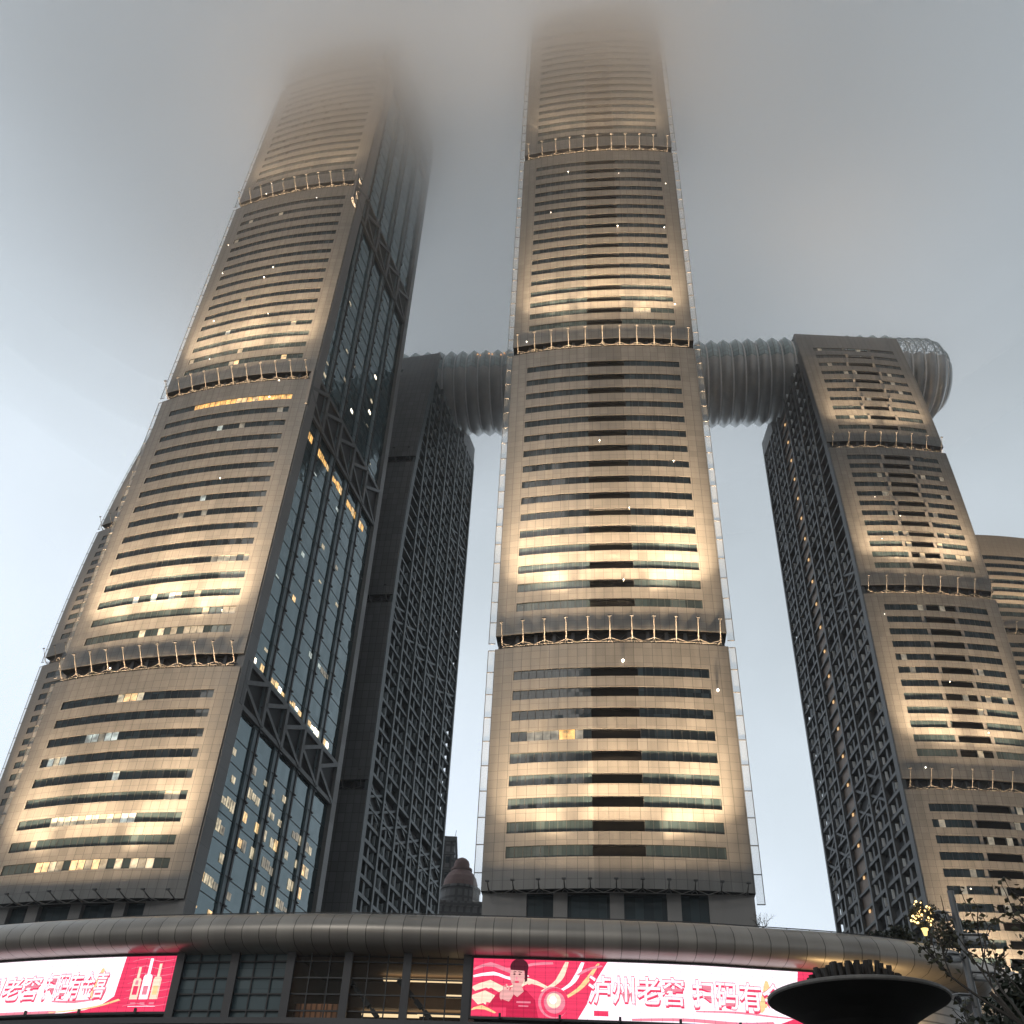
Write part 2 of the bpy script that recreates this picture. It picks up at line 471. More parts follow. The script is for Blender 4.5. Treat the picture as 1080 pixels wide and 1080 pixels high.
        if e > 0:
            # two banks of narrow floodlights throw far up the cladding; one wide bank washes its foot
            a, b = 0.4, W - 0.4
            h2 = (b-a)/k
            jobs = [(a + (i+0.5)*h2, h2*0.85, 0.86*e/k*random.uniform(0.72, 1.28), aim, spot) for i in range(k)]
            jobs.append(((a+b)/2, b-a, e*0.16, 27.0, 52))
            jobs.append(((a+b)/2, b-a, e*0.10, 16.0, 100))
            for x, wd, en, am, sp in jobs:
                ld = bpy.data.lights.new("floodlight", 'AREA')
                ld.shape = 'RECTANGLE'; ld.size = wd; ld.size_y = 0.35
                ld.energy = en
                ld.color = (1.0, 0.69, 0.41)
                ld.spread = R(sp)
                lo = bpy.data.objects.new("floodlight", ld)
                COL.objects.link(lo); lo.parent = s.root
                src = Vector((x, s.S(x, z)-out, zr+up+0.25+s.dz()))
                za = z + am
                dst = Vector((x, s.S(x, za), za + s.dz()))
                d_ = (dst - src).normalized()
                zax = -d_; xax = Vector((1, 0, 0)); yax = zax.cross(xax).normalized(); xax = yax.cross(zax)
                lo.matrix_local = Matrix(((xax.x, yax.x, zax.x, src.x), (xax.y, yax.y, zax.y, src.y), (xax.z, yax.z, zax.z, src.z), (0, 0, 0, 1)))

    def edge_screen(s, side, z0, z1, w=1.15, step=4.36, seam=2.9):
        """glazed sail past the edge of the front: outer post, rungs, thin glass"""
        mb = MB()
        x = 0 if side < 0 else s.W
        xo = x + side * w
        n = max(2, round((z1 - seam - z0 + 2) / step))
        zs = [z0 - 1.5 + (z1 - seam - z0 + 1.5)*i/n for i in range(n+1)]
        for za, zc in zip(zs, zs[1:]):
            mb.bar((xo, s.S(x, za)+0.2, za), (xo, s.S(x, zc)+0.2, zc), 0.10)
            mb.face([(x, s.S(x, za)+0.2, za), (xo, s.S(x, za)+0.2, za), (xo, s.S(x, zc)+0.2, zc), (x, s.S(x, zc)+0.2, zc)], 1)
        for z in zs:
            mb.bar((x, s.S(x, z)+0.12, z), (xo, s.S(x, z)+0.12, z), 0.12)
        s.put(mb, "edge_screen", [MT['steel'], MT['scr']])

    def stars(s, pts):
        """small lit fittings on the cladding"""
        for x, z, r in pts:
            mb = MB()
            mb.bar((x, s.S(x, z)+0.02, z-0.25), (x, s.S(x, z)-0.32, z-0.05), 0.09, m=1)
            mb.ball((x, s.S(x, z)-0.3, z), r, 0, 5)
            s.put(mb, "light_fitting", [MT['star'], MT['frame']])

    def body(s, z0, z1, m='dark_panel', inset=1.85, x0=0.3, x1=None, back=True):
        """the mass behind the front"""
        x1 = s.W - 0.3 if x1 is None else x1
        mb = MB()
        zs = [z0 + (z1-z0)*i/8 for i in range(9)]
        for za, zc in zip(zs, zs[1:]):
            ya, yc = s.off(za)+inset, s.off(zc)+inset
            mb.face([(x1, ya, za), (x1, s.D, za), (x1, s.D, zc), (x1, yc, zc)], 0, [(ya, za), (s.D, za), (s.D, zc), (yc, zc)])
            mb.face([(x0, s.D, za), (x0, ya, za), (x0, yc, zc), (x0, s.D, zc)], 0, [(s.D, za), (ya, za), (yc, zc), (s.D, zc)])
            mb.face([(x1, s.D, za), (x0, s.D, za), (x0, s.D, zc), (x1, s.D, zc)], 0, [(x1, za), (x0, za), (x0, zc), (x1, zc)])
            mb.face([(x0, ya, za), (x1, ya, za), (x1, yc, zc), (x0, yc, zc)], 0, [(x0, za), (x1, za), (x1, zc), (x0, zc)])
        mb.face([(x0, s.off(z1)+inset, z1), (x1, s.off(z1)+inset, z1), (x1, s.D, z1), (x0, s.D, z1)], 0)
        s.put(mb, "wall", MT[m])

    def lobby(s, z0, z1, n=4):
        """open columns under the lowest block"""
        mb = MB()
        W = s.W
        for i in range(n+1):
            x = 3.4 + (W-6.8)*i/n
            hw = 1.0 if 0 < i < n else 3.2
            xa, xb = max(0.2, x-hw), min(W-0.2, x+hw)
            if i == 0: xa = 0.2
            if i == n: xb = W-0.2
            y = s.off(z1) + 0.5
            mb.box((xa, y, z0), (xb, y+1.2, z1), 0)
        s.put(mb, "lobby_column", MT['pier'])
        g = MB()
        y = s.off(z1) + 1.4
        g.box((0.4, y, z0), (W-0.4, y+0.3, z1), 0)
        s.put(g, "lobby_glass", MT['glass'])

# ---- the two tall towers
offN = lambda z: 6.5*max(0.0, (z-48.0)/197.0)**1.15
SEGN = [(48.3, 91.8, 9), (91.8, 166.6, 16), (166.6, 244.7, 17), (244.7, 312.0, 15), (312.0, 331.0, 4)]
LAMP = 39000

def lit_left(seg):
    def f(i, n):
        on = {}
        rnd = random.Random(seg*100 + i)
        if seg == 0:
            runs = {0: (0.22, 0.92, (3, 3, 6, 4, 0, 3)), 2: (0.25, 0.74, (3, 6, 3, 5)), 3: (0.88, 0.99, (6, 3)), 5: (0.07, 0.2, (6, 3, 5)),
                    6: (0.28, 0.48, (5, 5, 6, 5)), 8: (0.42, 0.58, (3, 4, 3))}
        elif seg == 1:
            runs = {0: (0.4, 0.85, (6, 3, 6, 0)), 1: (0.8, 1.0, (6, 0)), 2: (0.3, 0.9, (0, 5, 0, 6, 0)), 4: (0.78, 1.0, (6, 3, 0, 6)), 15: (0.26, 1.0, (8, 8, 8, 8, 8, 4))}
        elif seg == 2:
            runs = {0: (0.15, 0.9, (0, 0, 4, 0, 6, 0))}
        else:
            runs = {}
        if i in runs:
            a, b, c = runs[i]
            for k in range(int(a*n), int(b*n)):
                m = rnd.choice(c)
                if m: on[k] = m
        if not on and seg < 3 and rnd.random() < 0.25:
            for _ in range(rnd.randint(1, 2)): on[rnd.randrange(n)] = rnd.choice((6, 6, 5))
        return on
    return f

angL = math.atan2(-9.6, 35.9)
TL = Tower("skyscraper", (-83.0, 169.6), angL, 37.2, 50.0, offN, 1.7,
           "tall tower with lamp-lit cream front and dark glass side, its top lost in cloud")
for k, (a, b, n) in enumerate(SEGN):
    TL.segment(a, b, n, (3.7, 33.6), wh=1.65, lit=lit_left(k))
    TL.seam(a, nb=11 if k else 10, band=k > 0, h=2.7 if k else 0.9, up=3.3 if k else 1.0, lamp=(LAMP*(0.8, 1.0, 0.68, 0.16, 0.01)[k], 3))
    TL.edge_screen(-1, a, b, w=1.0)
TL.lobby(20.5, 48.29)
TL.body(20.5, 330.5, x1=36.2)
def rnd_stars(t, seed, n, z0, z1):
    r = random.Random(seed)
    return [(r.uniform(2, t.W-2), r.uniform(z0, z1), r.uniform(0.09, 0.16)) for _ in range(n)]
TL.stars(rnd_stars(TL, 3, 15, 85, 250))

# glass side of the left tower (local x = W plane)
def glass_side(T, x, z0, z1, seams):
    D = T.D
    g = MB()
    z = z0
    zs = np.arange(z0, z1, 4.4)
    y0 = lambda zz: T.off(zz) + 3.6
    for za in zs:
        zc = min(za + 4.4, z1)
        g.face([(x, y0(za), za), (x, D-2.2, za), (x, D-2.2, zc), (x, y0(zc), zc)], 0, [(y0(za), za), (D-2.2, za), (D-2.2, zc), (y0(zc), zc)])
    T.put(g, "glass_wall", MT['side_glass'])
    # slab edge lines
    sl = MB()
    for za in zs:
        sl.box((x+0.02, y0(za), za-0.06), (x+0.07, D-2.2, za+0.06))
    T.put(sl, "slab_edges", MT['frame'])
    # piers at both ends
    for ya, yb, xo in ((0.35, 3.7, 0.9), (D-2.3, D, 0.9)):
        p = MB()
        zz = np.linspace(z0, z1, 24)
        for za, zc in zip(zz, zz[1:]):
            oa, oc = (T.off(za), T.off(zc)) if ya < 5 else (0, 0)
            P = lambda xx, yy, o, q: (xx, yy + o, q)
            p.face([P(x+xo, ya, oa, za), P(x+xo, yb, oa, za), P(x+xo, yb, oc, zc), P(x+xo, ya, oc, zc)], 0, [(0.5, za), (3.5, za), (3.5, zc), (0.5, zc)])
            p.face([P(x-0.6, ya, oa, za), P(x+xo, ya, oa, za), P(x+xo, ya, oc, zc), P(x-0.6, ya, oc, zc)], 0, [(0.2, za), (1.5, za), (1.5, zc), (0.2, zc)])
            p.face([P(x+xo, yb, oa, za), P(x-0.6, yb, oa, za), P(x-0.6, yb, oc, zc), P(x+xo, yb, oc, zc)], 0, [(0.2, za), (1.5, za), (1.5, zc), (0.2, zc)])
        T.put(p, "corner_pier", MT['pier'])
    # vertical fins with brackets at each floor
    for k in range(1, 5):
        y = 3.6 + (D - 5.8)*k/5
        f = MB()
        f.box((x, y-1.25, z0), (x+0.40, y-0.05, z1), 0)
        f.box((x, y+0.05, z0), (x+0.55, y+0.55, z1), 1)
        for za in zs:
            f.box((x+0.1, y+0.1, za-0.14), (x+0.75, y+1.05, za+0.10), 1)
            f.box((x+0.38, y-1.0, za-0.10), (x+0.46, y-0.3, za+0.10), 1)
        T.put(f, "fin", [MT['fin'], MT['frame']])
    # truss storeys
    for za, zc in seams:
        t = MB()
        ys = [3.6 + (D-5.8)*k/5 for k in range(6)]
        oa = T.off(za)
        t.face([(x+0.22, ys[0]+oa, za), (x+0.22, ys[-1], za), (x+0.22, ys[-1], zc), (x+0.22, ys[0]+oa, zc)], 0)
        t.box((x+0.25, ys[0], za-0.45), (x+0.8, ys[-1], za+0.45), 1)
        t.box((x+0.25, ys[0], zc-0.45), (x+0.8, ys[-1], zc+0.45), 1)
        for ya, yb in zip(ys, ys[1:]):
            ym, zm = (ya+yb)/2, (za+zc)/2
            t.bar((x+0.7, ya, zm), (x+0.7, yb, zc), 0.8, 0.5, 1, up=(1, 0, 0))
            t.bar((x+0.66, ya, zm), (x+0.66, yb, za), 0.8, 0.5, 1, up=(1, 0, 0))
            t.box((x+0.3, ya-0.5, za), (x+0.95, ya+0.5, zc), 1)
        T.put(t, "truss_band", [MT['recess'], MT['steel']])
    # lit rooms behind the glass
    r = random.Random(11)
    def row(z, f0, f1, m, p=0.9, h=1.0, dz=2.4):
        n = int((D-6)/1.65)
        run = []
        for k in range(int(f0*n), int(f1*n)):
            if r.random() > p: continue
            y = 3.9 + k*1.65
            if any(abs(y+0.75 - (3.6+(D-5.8)*q/5)) < 1.3 for q in range(1, 5)): continue
            if y < T.off(z) + 3.7: continue
            run.append((y, z+dz + r.choice((0, 0, 0.25)), z+dz+h - r.choice((0, 0, 0.3, 0.6)), r.choice(m)))
        flush(run)
    def flush(run):
        # neighbouring lit panes are one room
        g = []
        for q in run + [None]:
            if g and (q is None or q[0] - g[-1][0] > 1.7):
                lit = MB()
                for y, za, zb_, mi in g:
                    lit.face([(x+0.08, y+0.10, za), (x+0.08, y+1.50, za), (x+0.08, y+1.50, zb_), (x+0.08, y+0.10, zb_)], mi)
                    if zb_ - za > 1.0: lit.box((x+0.085, y+0.76, za), (x+0.10, y+0.82, zb_), 6)
                T.put(lit, "lit_room", [MT['lit_cream'], MT['lit_warm'], MT['lit_pale'], MT['lit_dim'], MT['lit_hot'], MT['lit_amber'], MT['frame']])
                g = []
            if q: g.append(q)
    fl = lambda k: z0 + 4.4*k
    row(fl(10), 0.05, 0.95, (0, 0, 1), 0.85, 2.0, 1.2)
    row(fl(9), 0.05, 0.95, (0, 0, 1, 3), 0.75, 2.0, 1.2)
    row(fl(8), 0.1, 0.9, (0, 3), 0.30, 1.6, 1.4)
    row(fl(7), 0.0, 0.9, (0, 1, 3), 0.45, 1.5, 1.4)
    row(fl(6), 0.0, 0.8, (0, 1, 3), 0.35, 1.2, 1.4)
    row(fl(11), 0.0, 0.95, (0, 0, 3), 0.6, 1.8, 1.4)
    row(fl(12), 0.0, 0.6, (0, 3), 0.25, 1.5, 1.4)
    row(92.2, 0.0, 0.95, (1, 1, 4), 0.95, 1.3, 0.8)
    row(96.4, 0.0, 0.3, (1, 0), 0.8, 1.2, 0.8)
    row(105.5, 0.5, 0.9, (2, 3), 0.5, 1.2, 0.8)
    row(112.0, 0.05, 0.4, (1, 3, 2), 0.35, 1.2, 0.8)
    row(149.5, 0.0, 0.95, (5, 5, 1), 0.95, 2.0, 0.8)
    for z in (118, 123, 131, 140, 144):
        row(z, 0.1, 0.9, (2, 3, 0), 0.2, 1.0, 1.0)
    for z in (170, 174, 178.5, 183, 187, 191, 196, 201):
        row(z, 0.1, 0.9, (0, 4, 3), 0.16, 0.9, 1.0)
glass_side(TL, 36.5, 20.5, 330.0, [(83.0, 91.5), (156.0, 167.0), (232.0, 243.0), (305, 314)])

# ---- centre tower
angC = math.atan2(-4.6, 38.72)
TC = Tower("skyscraper", (-1.9, 150.0), angC, 39.0, 46.0, offN, 1.7,
           "tall tower seen flat on with black middle windows, its top lost in cloud", mid='facade_mid')
def lit_c(seg):
    def f(i, n):
        on = {}
        rr = random.Random(900+seg*50+i)
        if seg == 0 and i in (4, 5) and i == 5:
            for k in range(2, 9): on[k] = 8 if rr.random() < 0.25 else 6
        if seg == 2 and i == 1:
            for k in range(int(n*.72), int(n*.9)): on[k] = rr.choice((6, 4, 0))
        return {k: v for k, v in on.items() if v}
    return f
for k, (a, b, n) in enumerate(SEGN):
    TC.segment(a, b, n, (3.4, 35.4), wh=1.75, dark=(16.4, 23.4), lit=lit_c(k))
    TC.seam(a, nb=11, band=k > 0, h=2.7 if k else 0.9, up=3.3 if k else 1.0, lamp=(LAMP*(0.8, 1.0, 0.68, 0.16, 0.01)[k], 3))
    TC.edge_screen(-1, a, b); TC.edge_screen(1, a, b)
TC.lobby(20.5, 48.29)
TC.body(20.5, 330.5)
TC.stars([(21.5, 85.5, .25), (36.5, 80.5, .22)] + rnd_stars(TC, 5, 12, 100, 245))

# ---- the four shorter towers
offS = lambda z: 11.0*max(0.0, (z-140.0)/110.0)**2
offS3 = lambda z: 13.0*max(0.0, (z-140.0)/110.0)**2
SEGS = [(45.0, 96.0, 12), (96.0, 147.0, 12), (147.0, 198.0, 12), (198.0, 252.5, 10)]

def lattice_side(T, x, sgn, z0, z1, nb, fh, m, trusses, panel=True, strip=None, seed=1, cw=1.0):
    """open frame of columns and balcony slabs in front of recessed glass; sgn=+1 faces local +x"""
    D = T.D
    rec = 2.0
    y0 = lambda z: T.off(z) + 2.4
    g = MB()
    zz = np.linspace(z0, z1, 14)
    for za, zc in zip(zz, zz[1:]):
        xx = x - sgn*rec
        g.face([(xx, y0(za), za), (xx, D, za), (xx, D, zc), (xx, y0(zc), zc)], 0, [(y0(za), za), (D, za), (D, zc), (y0(zc), zc)])
    T.put(g, "glass_wall", MT['bay_glass'])
    ys = [2.4 + (D-3.2)*k/nb for k in range(nb+1)]
    for k, y in enumerate(ys):
        c = MB()
        if k == 0:
            for za, zc in zip(zz, zz[1:]):
                c.bar((x, T.off(za)+1.4, za), (x, T.off(zc)+1.4, zc), 2.2, 0.9, 0, up=(1, 0, 0))
        else:
            # a column stops where the leaning front would cross it
            c.box((min(x-sgn*0.9, x+sgn*0.25), y-cw/2, z0), (max(x-sgn*0.9, x+sgn*0.25), y+cw/2, z1), 0)
        T.put(c, "column", MT[m])
    r = random.Random(seed)
    b = MB()
    for z in np.arange(z0, z1-0.5, fh):
        ya = max(y0(z), 2.4)
        b.box((min(x-sgn*rec, x), ya, z-0.28), (max(x-sgn*rec, x), D, z+0.28), 0)
        for k in range(nb):
            if strip is not None and k == strip: continue
            if any(za-1 < z < zc-1 for za, zc, ks in trusses if k in ks): continue
            yl, yr = ys[k]+cw/2, ys[k+1]-cw/2
            if yl < ya: continue
            # party wall of the bay, a parapet, and a pale panel behind it
            w_ = (yr - yl)
            xa, xb = sorted((x-sgn*(rec-0.02), x-sgn*0.35))
            b.box((xa, yl+w_*0.44, z+0.28), (xb, yl+w_*0.56, z+fh-0.28), 0)
            xa, xb = sorted((x-sgn*0.12, x-sgn*0.24))
            b.box((xa, yl, z+0.28), (xb, yr, z+0.62), 0)
            # pale blade at the outer edge of most bays
            for f in (0.80,) if r.random() < 0.7 else (0.80, 0.30):
                if r.random() < 0.85:
                    xa, xb = sorted((x-sgn*0.10, x-sgn*r.uniform(0.65, 0.9)))
                    b.box((xa, yl+w_*f, z+0.9), (xb, yl+w_*f+0.15, z+fh-0.6-r.random()*0.9), 1)
    T.put(b, "balcony_frame", [MT[m], MT['reveal'] if panel else MT['blade']])
    for za, zc, ks in trusses:
        t = MB()
        for k in ks:
            ya, yb = ys[k], ys[k+1]
            t.face([(x-sgn*0.75, ya, za), (x-sgn*0.75, yb, za), (x-sgn*0.75, yb, zc), (x-sgn*0.75, ya, zc)], 1)
            zm = (za+zc)/2
            for p, q in (((ya, za), (yb, zm)), ((ya, zm), (yb, za)), ((ya, zm), (yb, zc)), ((ya, zc), (yb, zm))):
                dx = 0.3 if p[1] < q[1] else 0.36
                t.bar((x-sgn*dx, p[0], p[1]), (x-sgn*dx, q[0], q[1]), 0.6, 0.35, 0, up=(1, 0, 0))
        T.put(t, "truss_band", [MT[m], MT['recess']])
    if strip is not None:
        # shaft of amber lamps running up one bay
        sh = MB()
        yl, yr = ys[strip]+cw/2, ys[strip+1]-cw/2
        sh.box((min(x-sgn*0.6, x-sgn*0.9), yl, z0), (max(x-sgn*0.6, x-sgn*0.9), yr, z1-4), 0)
        T.put(sh, "lift_shaft", MT['bronze'])
        for z in np.arange(z0+3, z1-6, fh*2):
            l = MB()
            ym = (yl+yr)/2
            l.box((min(x-sgn*0.35, x-sgn*0.59), ym-0.4, z), (max(x-sgn*0.35, x-sgn*0.59), ym+0.4, z+1.1), 0)
            T.put(l, "shaft_lamp", MT['lit_shaft'])
MT['bronze'] = mottled("bronze_panel", (0.16, 0.105, 0.07), (0.24, 0.16, 0.11), 0.4, 0.5, 0.2)
MT['lit_shaft'] = mat("shaft_lamp_glow", (0.3, 0.2, 0.1), 0.4, emit=(1.0, 0.62, 0.28), es=0.9)

def lit_r(seed):
    def f(i, n):
        rr = random.Random(seed*77+i)
        on = {}
        for _ in range(rr.choice((0, 0, 1, 2, 3))): on[rr.randrange(n)] = 6
        return on
    return f

T5 = Tower("skyscraper", (88.0, 209.5), 0.0, 33.0, 61.0, offS, 1.3,
           "shorter tower with charcoal lattice side under the right end of the sky bridge", front='facade', ztop=252.5)
for k, (a, b, n) in enumerate(SEGS):
    T5.segment(a, b, n, (4.3, 29.6), wh=1.75, lo=5.2, hi=3.2 if k < 3 else 8.5, seam=2.5 if k < 3 else 0.0,
               piers=(0.36, 0.68), lit=lit_r(k), dark=(13.5, 21.0))
    T5.seam(a, nb=8, lamp=(LAMP*(0.48 if k < 3 else 0.22), 2), aim=30, spot=32, out=2.5, up=3.6)
T5.body(20.5, 243.0, x0=2.2)
lattice_side(T5, 0.35, -1, 20.5, 243.0, 6, 3.92, 'lattice', [(96, 106.5, (1, 2)), (93, 103, (4, 5)), (148, 158, (0, 1)), (60, 70, (3, 4))], strip=3)
T5.stars(rnd_stars(T5, 8, 10, 70, 180))
_rs = MB()
_rs.box((0.2, 47.5, 243.0), (2.4, 60.9, 249.5))
T5.put(_rs, "roof_block", MT['steel'])

T3 = Tower("skyscraper", (-62.0, 232.0), angL, 33.0, 61.0, offS3, 1.3,
           "dark lattice-sided tower between the two tall ones, carrying the sky bridge", front='dark_panel', ztop=252.5)
for k, (a, b, n) in enumerate(SEGS):
    T3.segment(a, b, n, (4.3, 22.0), wh=1.75, lo=5.2, hi=3.2 if k < 3 else 8.5, seam=2.5 if k < 3 else 0.0)
    T3.seam(a, nb=8, out=2.5, up=3.6)
T3.body(20.5, 243.0, x1=30.8)
lattice_side(T3, 32.7, 1, 20.5, 243.0, 6, 3.92, 'lattice_dk', [(89, 97, (0, 1, 2, 3, 4, 5)), (141, 149, (0, 1, 2, 3, 4, 5)), (196, 204, (4, 5)), (48, 56, (3, 4, 5))], panel=False, seed=4)
_rs = MB()
_rs.box((30.4, 47.5, 243.0), (32.6, 60.9, 251.0))
T3.put(_rs, "roof_block", MT['steel'])

ang2 = math.atan2(-0.36, 0.93)
T2 = Tower("skyscraper", (-134.5, 266.0), ang2, 36.0, 50.0, offS, 1.5,
           "banded tower showing only as a narrow strip behind the glass-sided tall tower", front='facade_far')
for k, (a, b, n) in enumerate(SEGS):
    T2.segment(a, b, n, (3.6, 32.0), wh=1.9, lo=5.2, hi=3.2, seam=2.7 if k < 3 else 0.0)
    T2.seam(a, nb=9, lamp=(LAMP*.2, 1), aim=26, out=2.6, up=3.6)
    T2.edge_screen(-1, a, b, w=1.0)
T2.body(20.5, 247.0)

T6 = Tower("skyscraper", (158.0, 294.0), R(2), 38.0, 50.0, lambda z: 0.0, 1.5,
           "banded tower with a blank grey top peeking out at the far right edge", front='facade_far')
for k, (a, b, n) in enumerate([(71.0, 111.0, 9), (111.0, 151.0, 9), (151.0, 191.0, 9), (191.0, 230.5, 8)]):
    T6.segment(a, b, n, (4.0, 34.0), wh=1.9, lo=4.6, hi=3.2 if k < 3 else 9.0, seam=2.7 if k < 3 else 0.0)
    T6.seam(a, nb=9, lamp=(LAMP*.2, 1), aim=26, out=2.5, up=3.4)
T6.body(20.5, 227.0)

# ------------------------------------------------------------------ sky bridge
MT['br_metal'] = mottled("grey_bridge_metal", (0.26, 0.265, 0.265), (0.40, 0.405, 0.40), 0.25, 0.30, 0.6)
MT['br_glass'] = glassy("bridge_glass", (0.20, 0.30, 0.32), (0.38, 0.50, 0.52), 1.7, 1.9, 0.12, 0.7, 0.22, 0.2)
MT['br_rib'] = mottled("pale_bridge_rib", (0.72, 0.75, 0.76), (0.82, 0.84, 0.85), 0.3, 0.35, 0.1)
MT['br_rib2'] = mottled('teal_grey_cage', (0.20, 0.26, 0.27), (0.30, 0.36, 0.37), 0.3, 0.4)
path = smooth_path([(-118, 286), (-75, 274), (-40, 266.5), (-17, 263.5), (30, 258), (77, 252), (115, 248), (148.5, 246.5)], 0.8)
seg = np.linalg.norm(np.diff(path, axis=0), axis=1)
arc = np.concatenate([[0], np.cumsum(seg)])
BL = arc[-1]
def bpos(s):
    x = np.interp(s, arc, path[:, 0]); y = np.interp(s, arc, path[:, 1])
    x2 = np.interp(min(s+0.5, BL), arc, path[:, 0]); y2 = np.interp(min(s+0.5, BL), arc, path[:, 1])
    x1 = np.interp(max(s-0.5, 0), arc, path[:, 0]); y1 = np.interp(max(s-0.5, 0), arc, path[:, 1])
    t = Vector((x2-x1, y2-y1, 0)).normalized()
    return Vector((x, y, 0)), t, Vector((t.y, -t.x, 0))      # point, along, towards the viewer
BZ, BR, BH = 260.5, 15.2, 14.2
bridge = empty("sky_bridge", (0, 255, EYE+243), 0, "long glass-topped ribbed tube bridge lying across the tops of the shorter towers", "bridge")
def brow(s, phi, rr):
    """phi 0 = towards the viewer, 90 = top; a rounded-keel section"""
    p, t, n = bpos(s)
    c, q = math.cos(phi), math.sin(phi)
    k = rr * (1 if q > 0 else 1)
    return p + n * (BR*k*c) + Vector((0, 0, BZ + BH*k*(q if q > 0 else q*1.0)))
pitch = 4.1
nr = int(BL / pitch)
pitch = BL / nr
glass_, metal_ = MB(), MB()
GL0 = R(-5)
NPH = 44
Bl = Vector((0, 255, 243))
for j in range(nr):
    # each bay swells out from a narrow waist
    ks = [0, 0.16, 0.5, 0.84, 1.0]
    rad = [0.925, 0.985, 1.05, 0.985, 0.925]
    s0 = j*pitch
    tail = (BL - s0)
    for a, b, ra, rb in zip(ks, ks[1:], rad, rad[1:]):
        fade = lambda s: math.sqrt(max(0.02, 1 - max(0.0, (s - (BL-10))/10.2)**2)) if s > BL-10 else 1.0
        sa, sb = s0 + a*pitch, s0 + b*pitch
        for i in range(NPH):
            f0, f1 = -math.pi/2 + 2*math.pi*i/NPH, -math.pi/2 + 2*math.pi*(i+1)/NPH
            fm = (f0+f1)/2
            q = math.asin(math.sin(fm))
            P = [brow(sa, f0, ra*fade(sa)) - Bl, brow(sb, f0, rb*fade(sb)) - Bl, brow(sb, f1, rb*fade(sb)) - Bl, brow(sa, f1, ra*fade(sa)) - Bl]
            top = q > GL0
            if top and s0 > BL-21: continue          # the end is an open hoop cage
            (glass_ if top else metal_).face(P, 0, [(sa, f0*15), (sb, f0*15), (sb, f1*15), (sa, f1*15)], smooth=not top)
glass_.link("glass_roof", MT['br_glass'], bridge)
metal_.link("metal_hull", MT['br_metal'], bridge, weld=True)
for j in range(nr+1):
    s = j*pitch
    fd = math.sqrt(max(0.02, 1 - max(0.0, (s - (BL-10))/10.2)**2)) if s > BL-10 else 1.0
    rb = MB()
    pts = [brow(s, -math.pi/2 + 2*math.pi*i/40, 0.95*fd) - Bl for i in range(41)]
    rb.tube(pts, 0.27, 6, cap=False)
    rb.link("rib", MT['br_rib'], bridge)

# open glazed cage on the last stretch: hoops, longitudinals and crossing braces
cg = MB()
def fade_(s): return math.sqrt(max(0.02, 1 - max(0.0, (s - (BL-10))/10.2)**2)) if s > BL-10 else 1.0
ss_ = np.linspace(BL-21, BL, 15)
ph_ = np.linspace(GL0, math.pi-GL0, 13)
for a_, b_ in zip(ss_, ss_[1:]):
    for i, p in enumerate(ph_):
        cg.tube([brow(a_, p, 0.99*fade_(a_)) - Bl, brow(b_, p, 0.99*fade_(b_)) - Bl], 0.10, 4, cap=False)
        if i < 12:
            p2 = ph_[i+1]
            cg.tube([brow(a_, p, 0.99*fade_(a_)) - Bl, brow(b_, p2, 0.99*fade_(b_)) - Bl], 0.08, 4, cap=False)
            cg.tube([brow(a_, p2, 0.99*fade_(a_)) - Bl, brow(b_, p, 0.99*fade_(b_)) - Bl], 0.08, 4, cap=False)
for a_ in ss_[::2]:
    cg.tube([brow(a_, p, 1.0*fade_(a_)) - Bl for p in np.linspace(GL0, math.pi-GL0, 25)], 0.17, 5, cap=False)
cg.link("end_cage", MT['br_rib2'], bridge)
MT['lit_deck'] = mat('deck_lamp_glow', (.5, .3, .2), .4, emit=(1.0, 0.45, 0.15), es=1.6)
for s in np.linspace(0, BL, 260):
    p, t, n = bpos(s)
    if -14 < p.x < -2 and random.random() < 0.8:
        q = p + n*13.9 + Vector((random.uniform(-.3, .3), 0, BZ + 5.4 + random.uniform(-.5, .5)))
        lm = MB(); lm.ball(tuple(q - Bl), 0.28, 0, 4); lm.link("deck_lamp", MT['lit_deck'], bridge)

# ------------------------------------------------------------------ podium with its rolled metal canopy
CP = smooth_path([(-75, 96), (-60, 86), (-48, 80), (-33.8, 73.9), (-26.5, 71.3), (-20.5, 69.7), (-10.3, 67.7), (-1.2, 66.9), (10.7, 66.2), (16.8, 66.4),
                  (22.8, 66.9), (28.0, 68.2), (31.0, 70.5), (32.4, 74.5), (32.6, 80), (32.6, 92)], 0.35)
cs = np.concatenate([[0], np.cumsum(np.linalg.norm(np.diff(CP, axis=0), axis=1))])
CL = cs[-1]
def cpt(s, o=0.0, z=0.0):
    """point at arc length s along the podium front, o metres out of it, z above the eye"""
    x, y = np.interp(s, cs, CP[:, 0]), np.interp(s, cs, CP[:, 1])
    a, b = max(s-0.8, 0), min(s+0.8, CL)
    dx = np.interp(b, cs, CP[:, 0]) - np.interp(a, cs, CP[:, 0]); dy = np.interp(b, cs, CP[:, 1]) - np.interp(a, cs, CP[:, 1])
    l = math.hypot(dx, dy)
    return (x + o*dy/l, y - o*dx/l, z + EYE)
def s_at_az(az):
    az_c = np.degrees(np.arctan2(CP[:, 0], CP[:, 1]))
    return float(np.interp(az, az_c, cs))
MT['canopy'] = panelled("bronze_metal_canopy", (0.32, 0.295, 0.265), 1.12, 40, 0.05, 0.38, 0.45, 0.11, 0.30, 0.22)
MT['pod_wall'] = panelled("podium_stone", (0.30, 0.28, 0.26), 1.2, 0.9, 0.03, 0.5, 0, 0.08, 0.5, 0.1)
MT['mull'] = mat("grey_mullion", (0.075, 0.075, 0.08), 0.45, 0.3)
MT['cw_blue'] = glassy("blue_grey_panel", (0.085, 0.125, 0.14), (0.12, 0.165, 0.18), 1.2, 1.2, 0.25, 0.4, 0.6, 0.03)
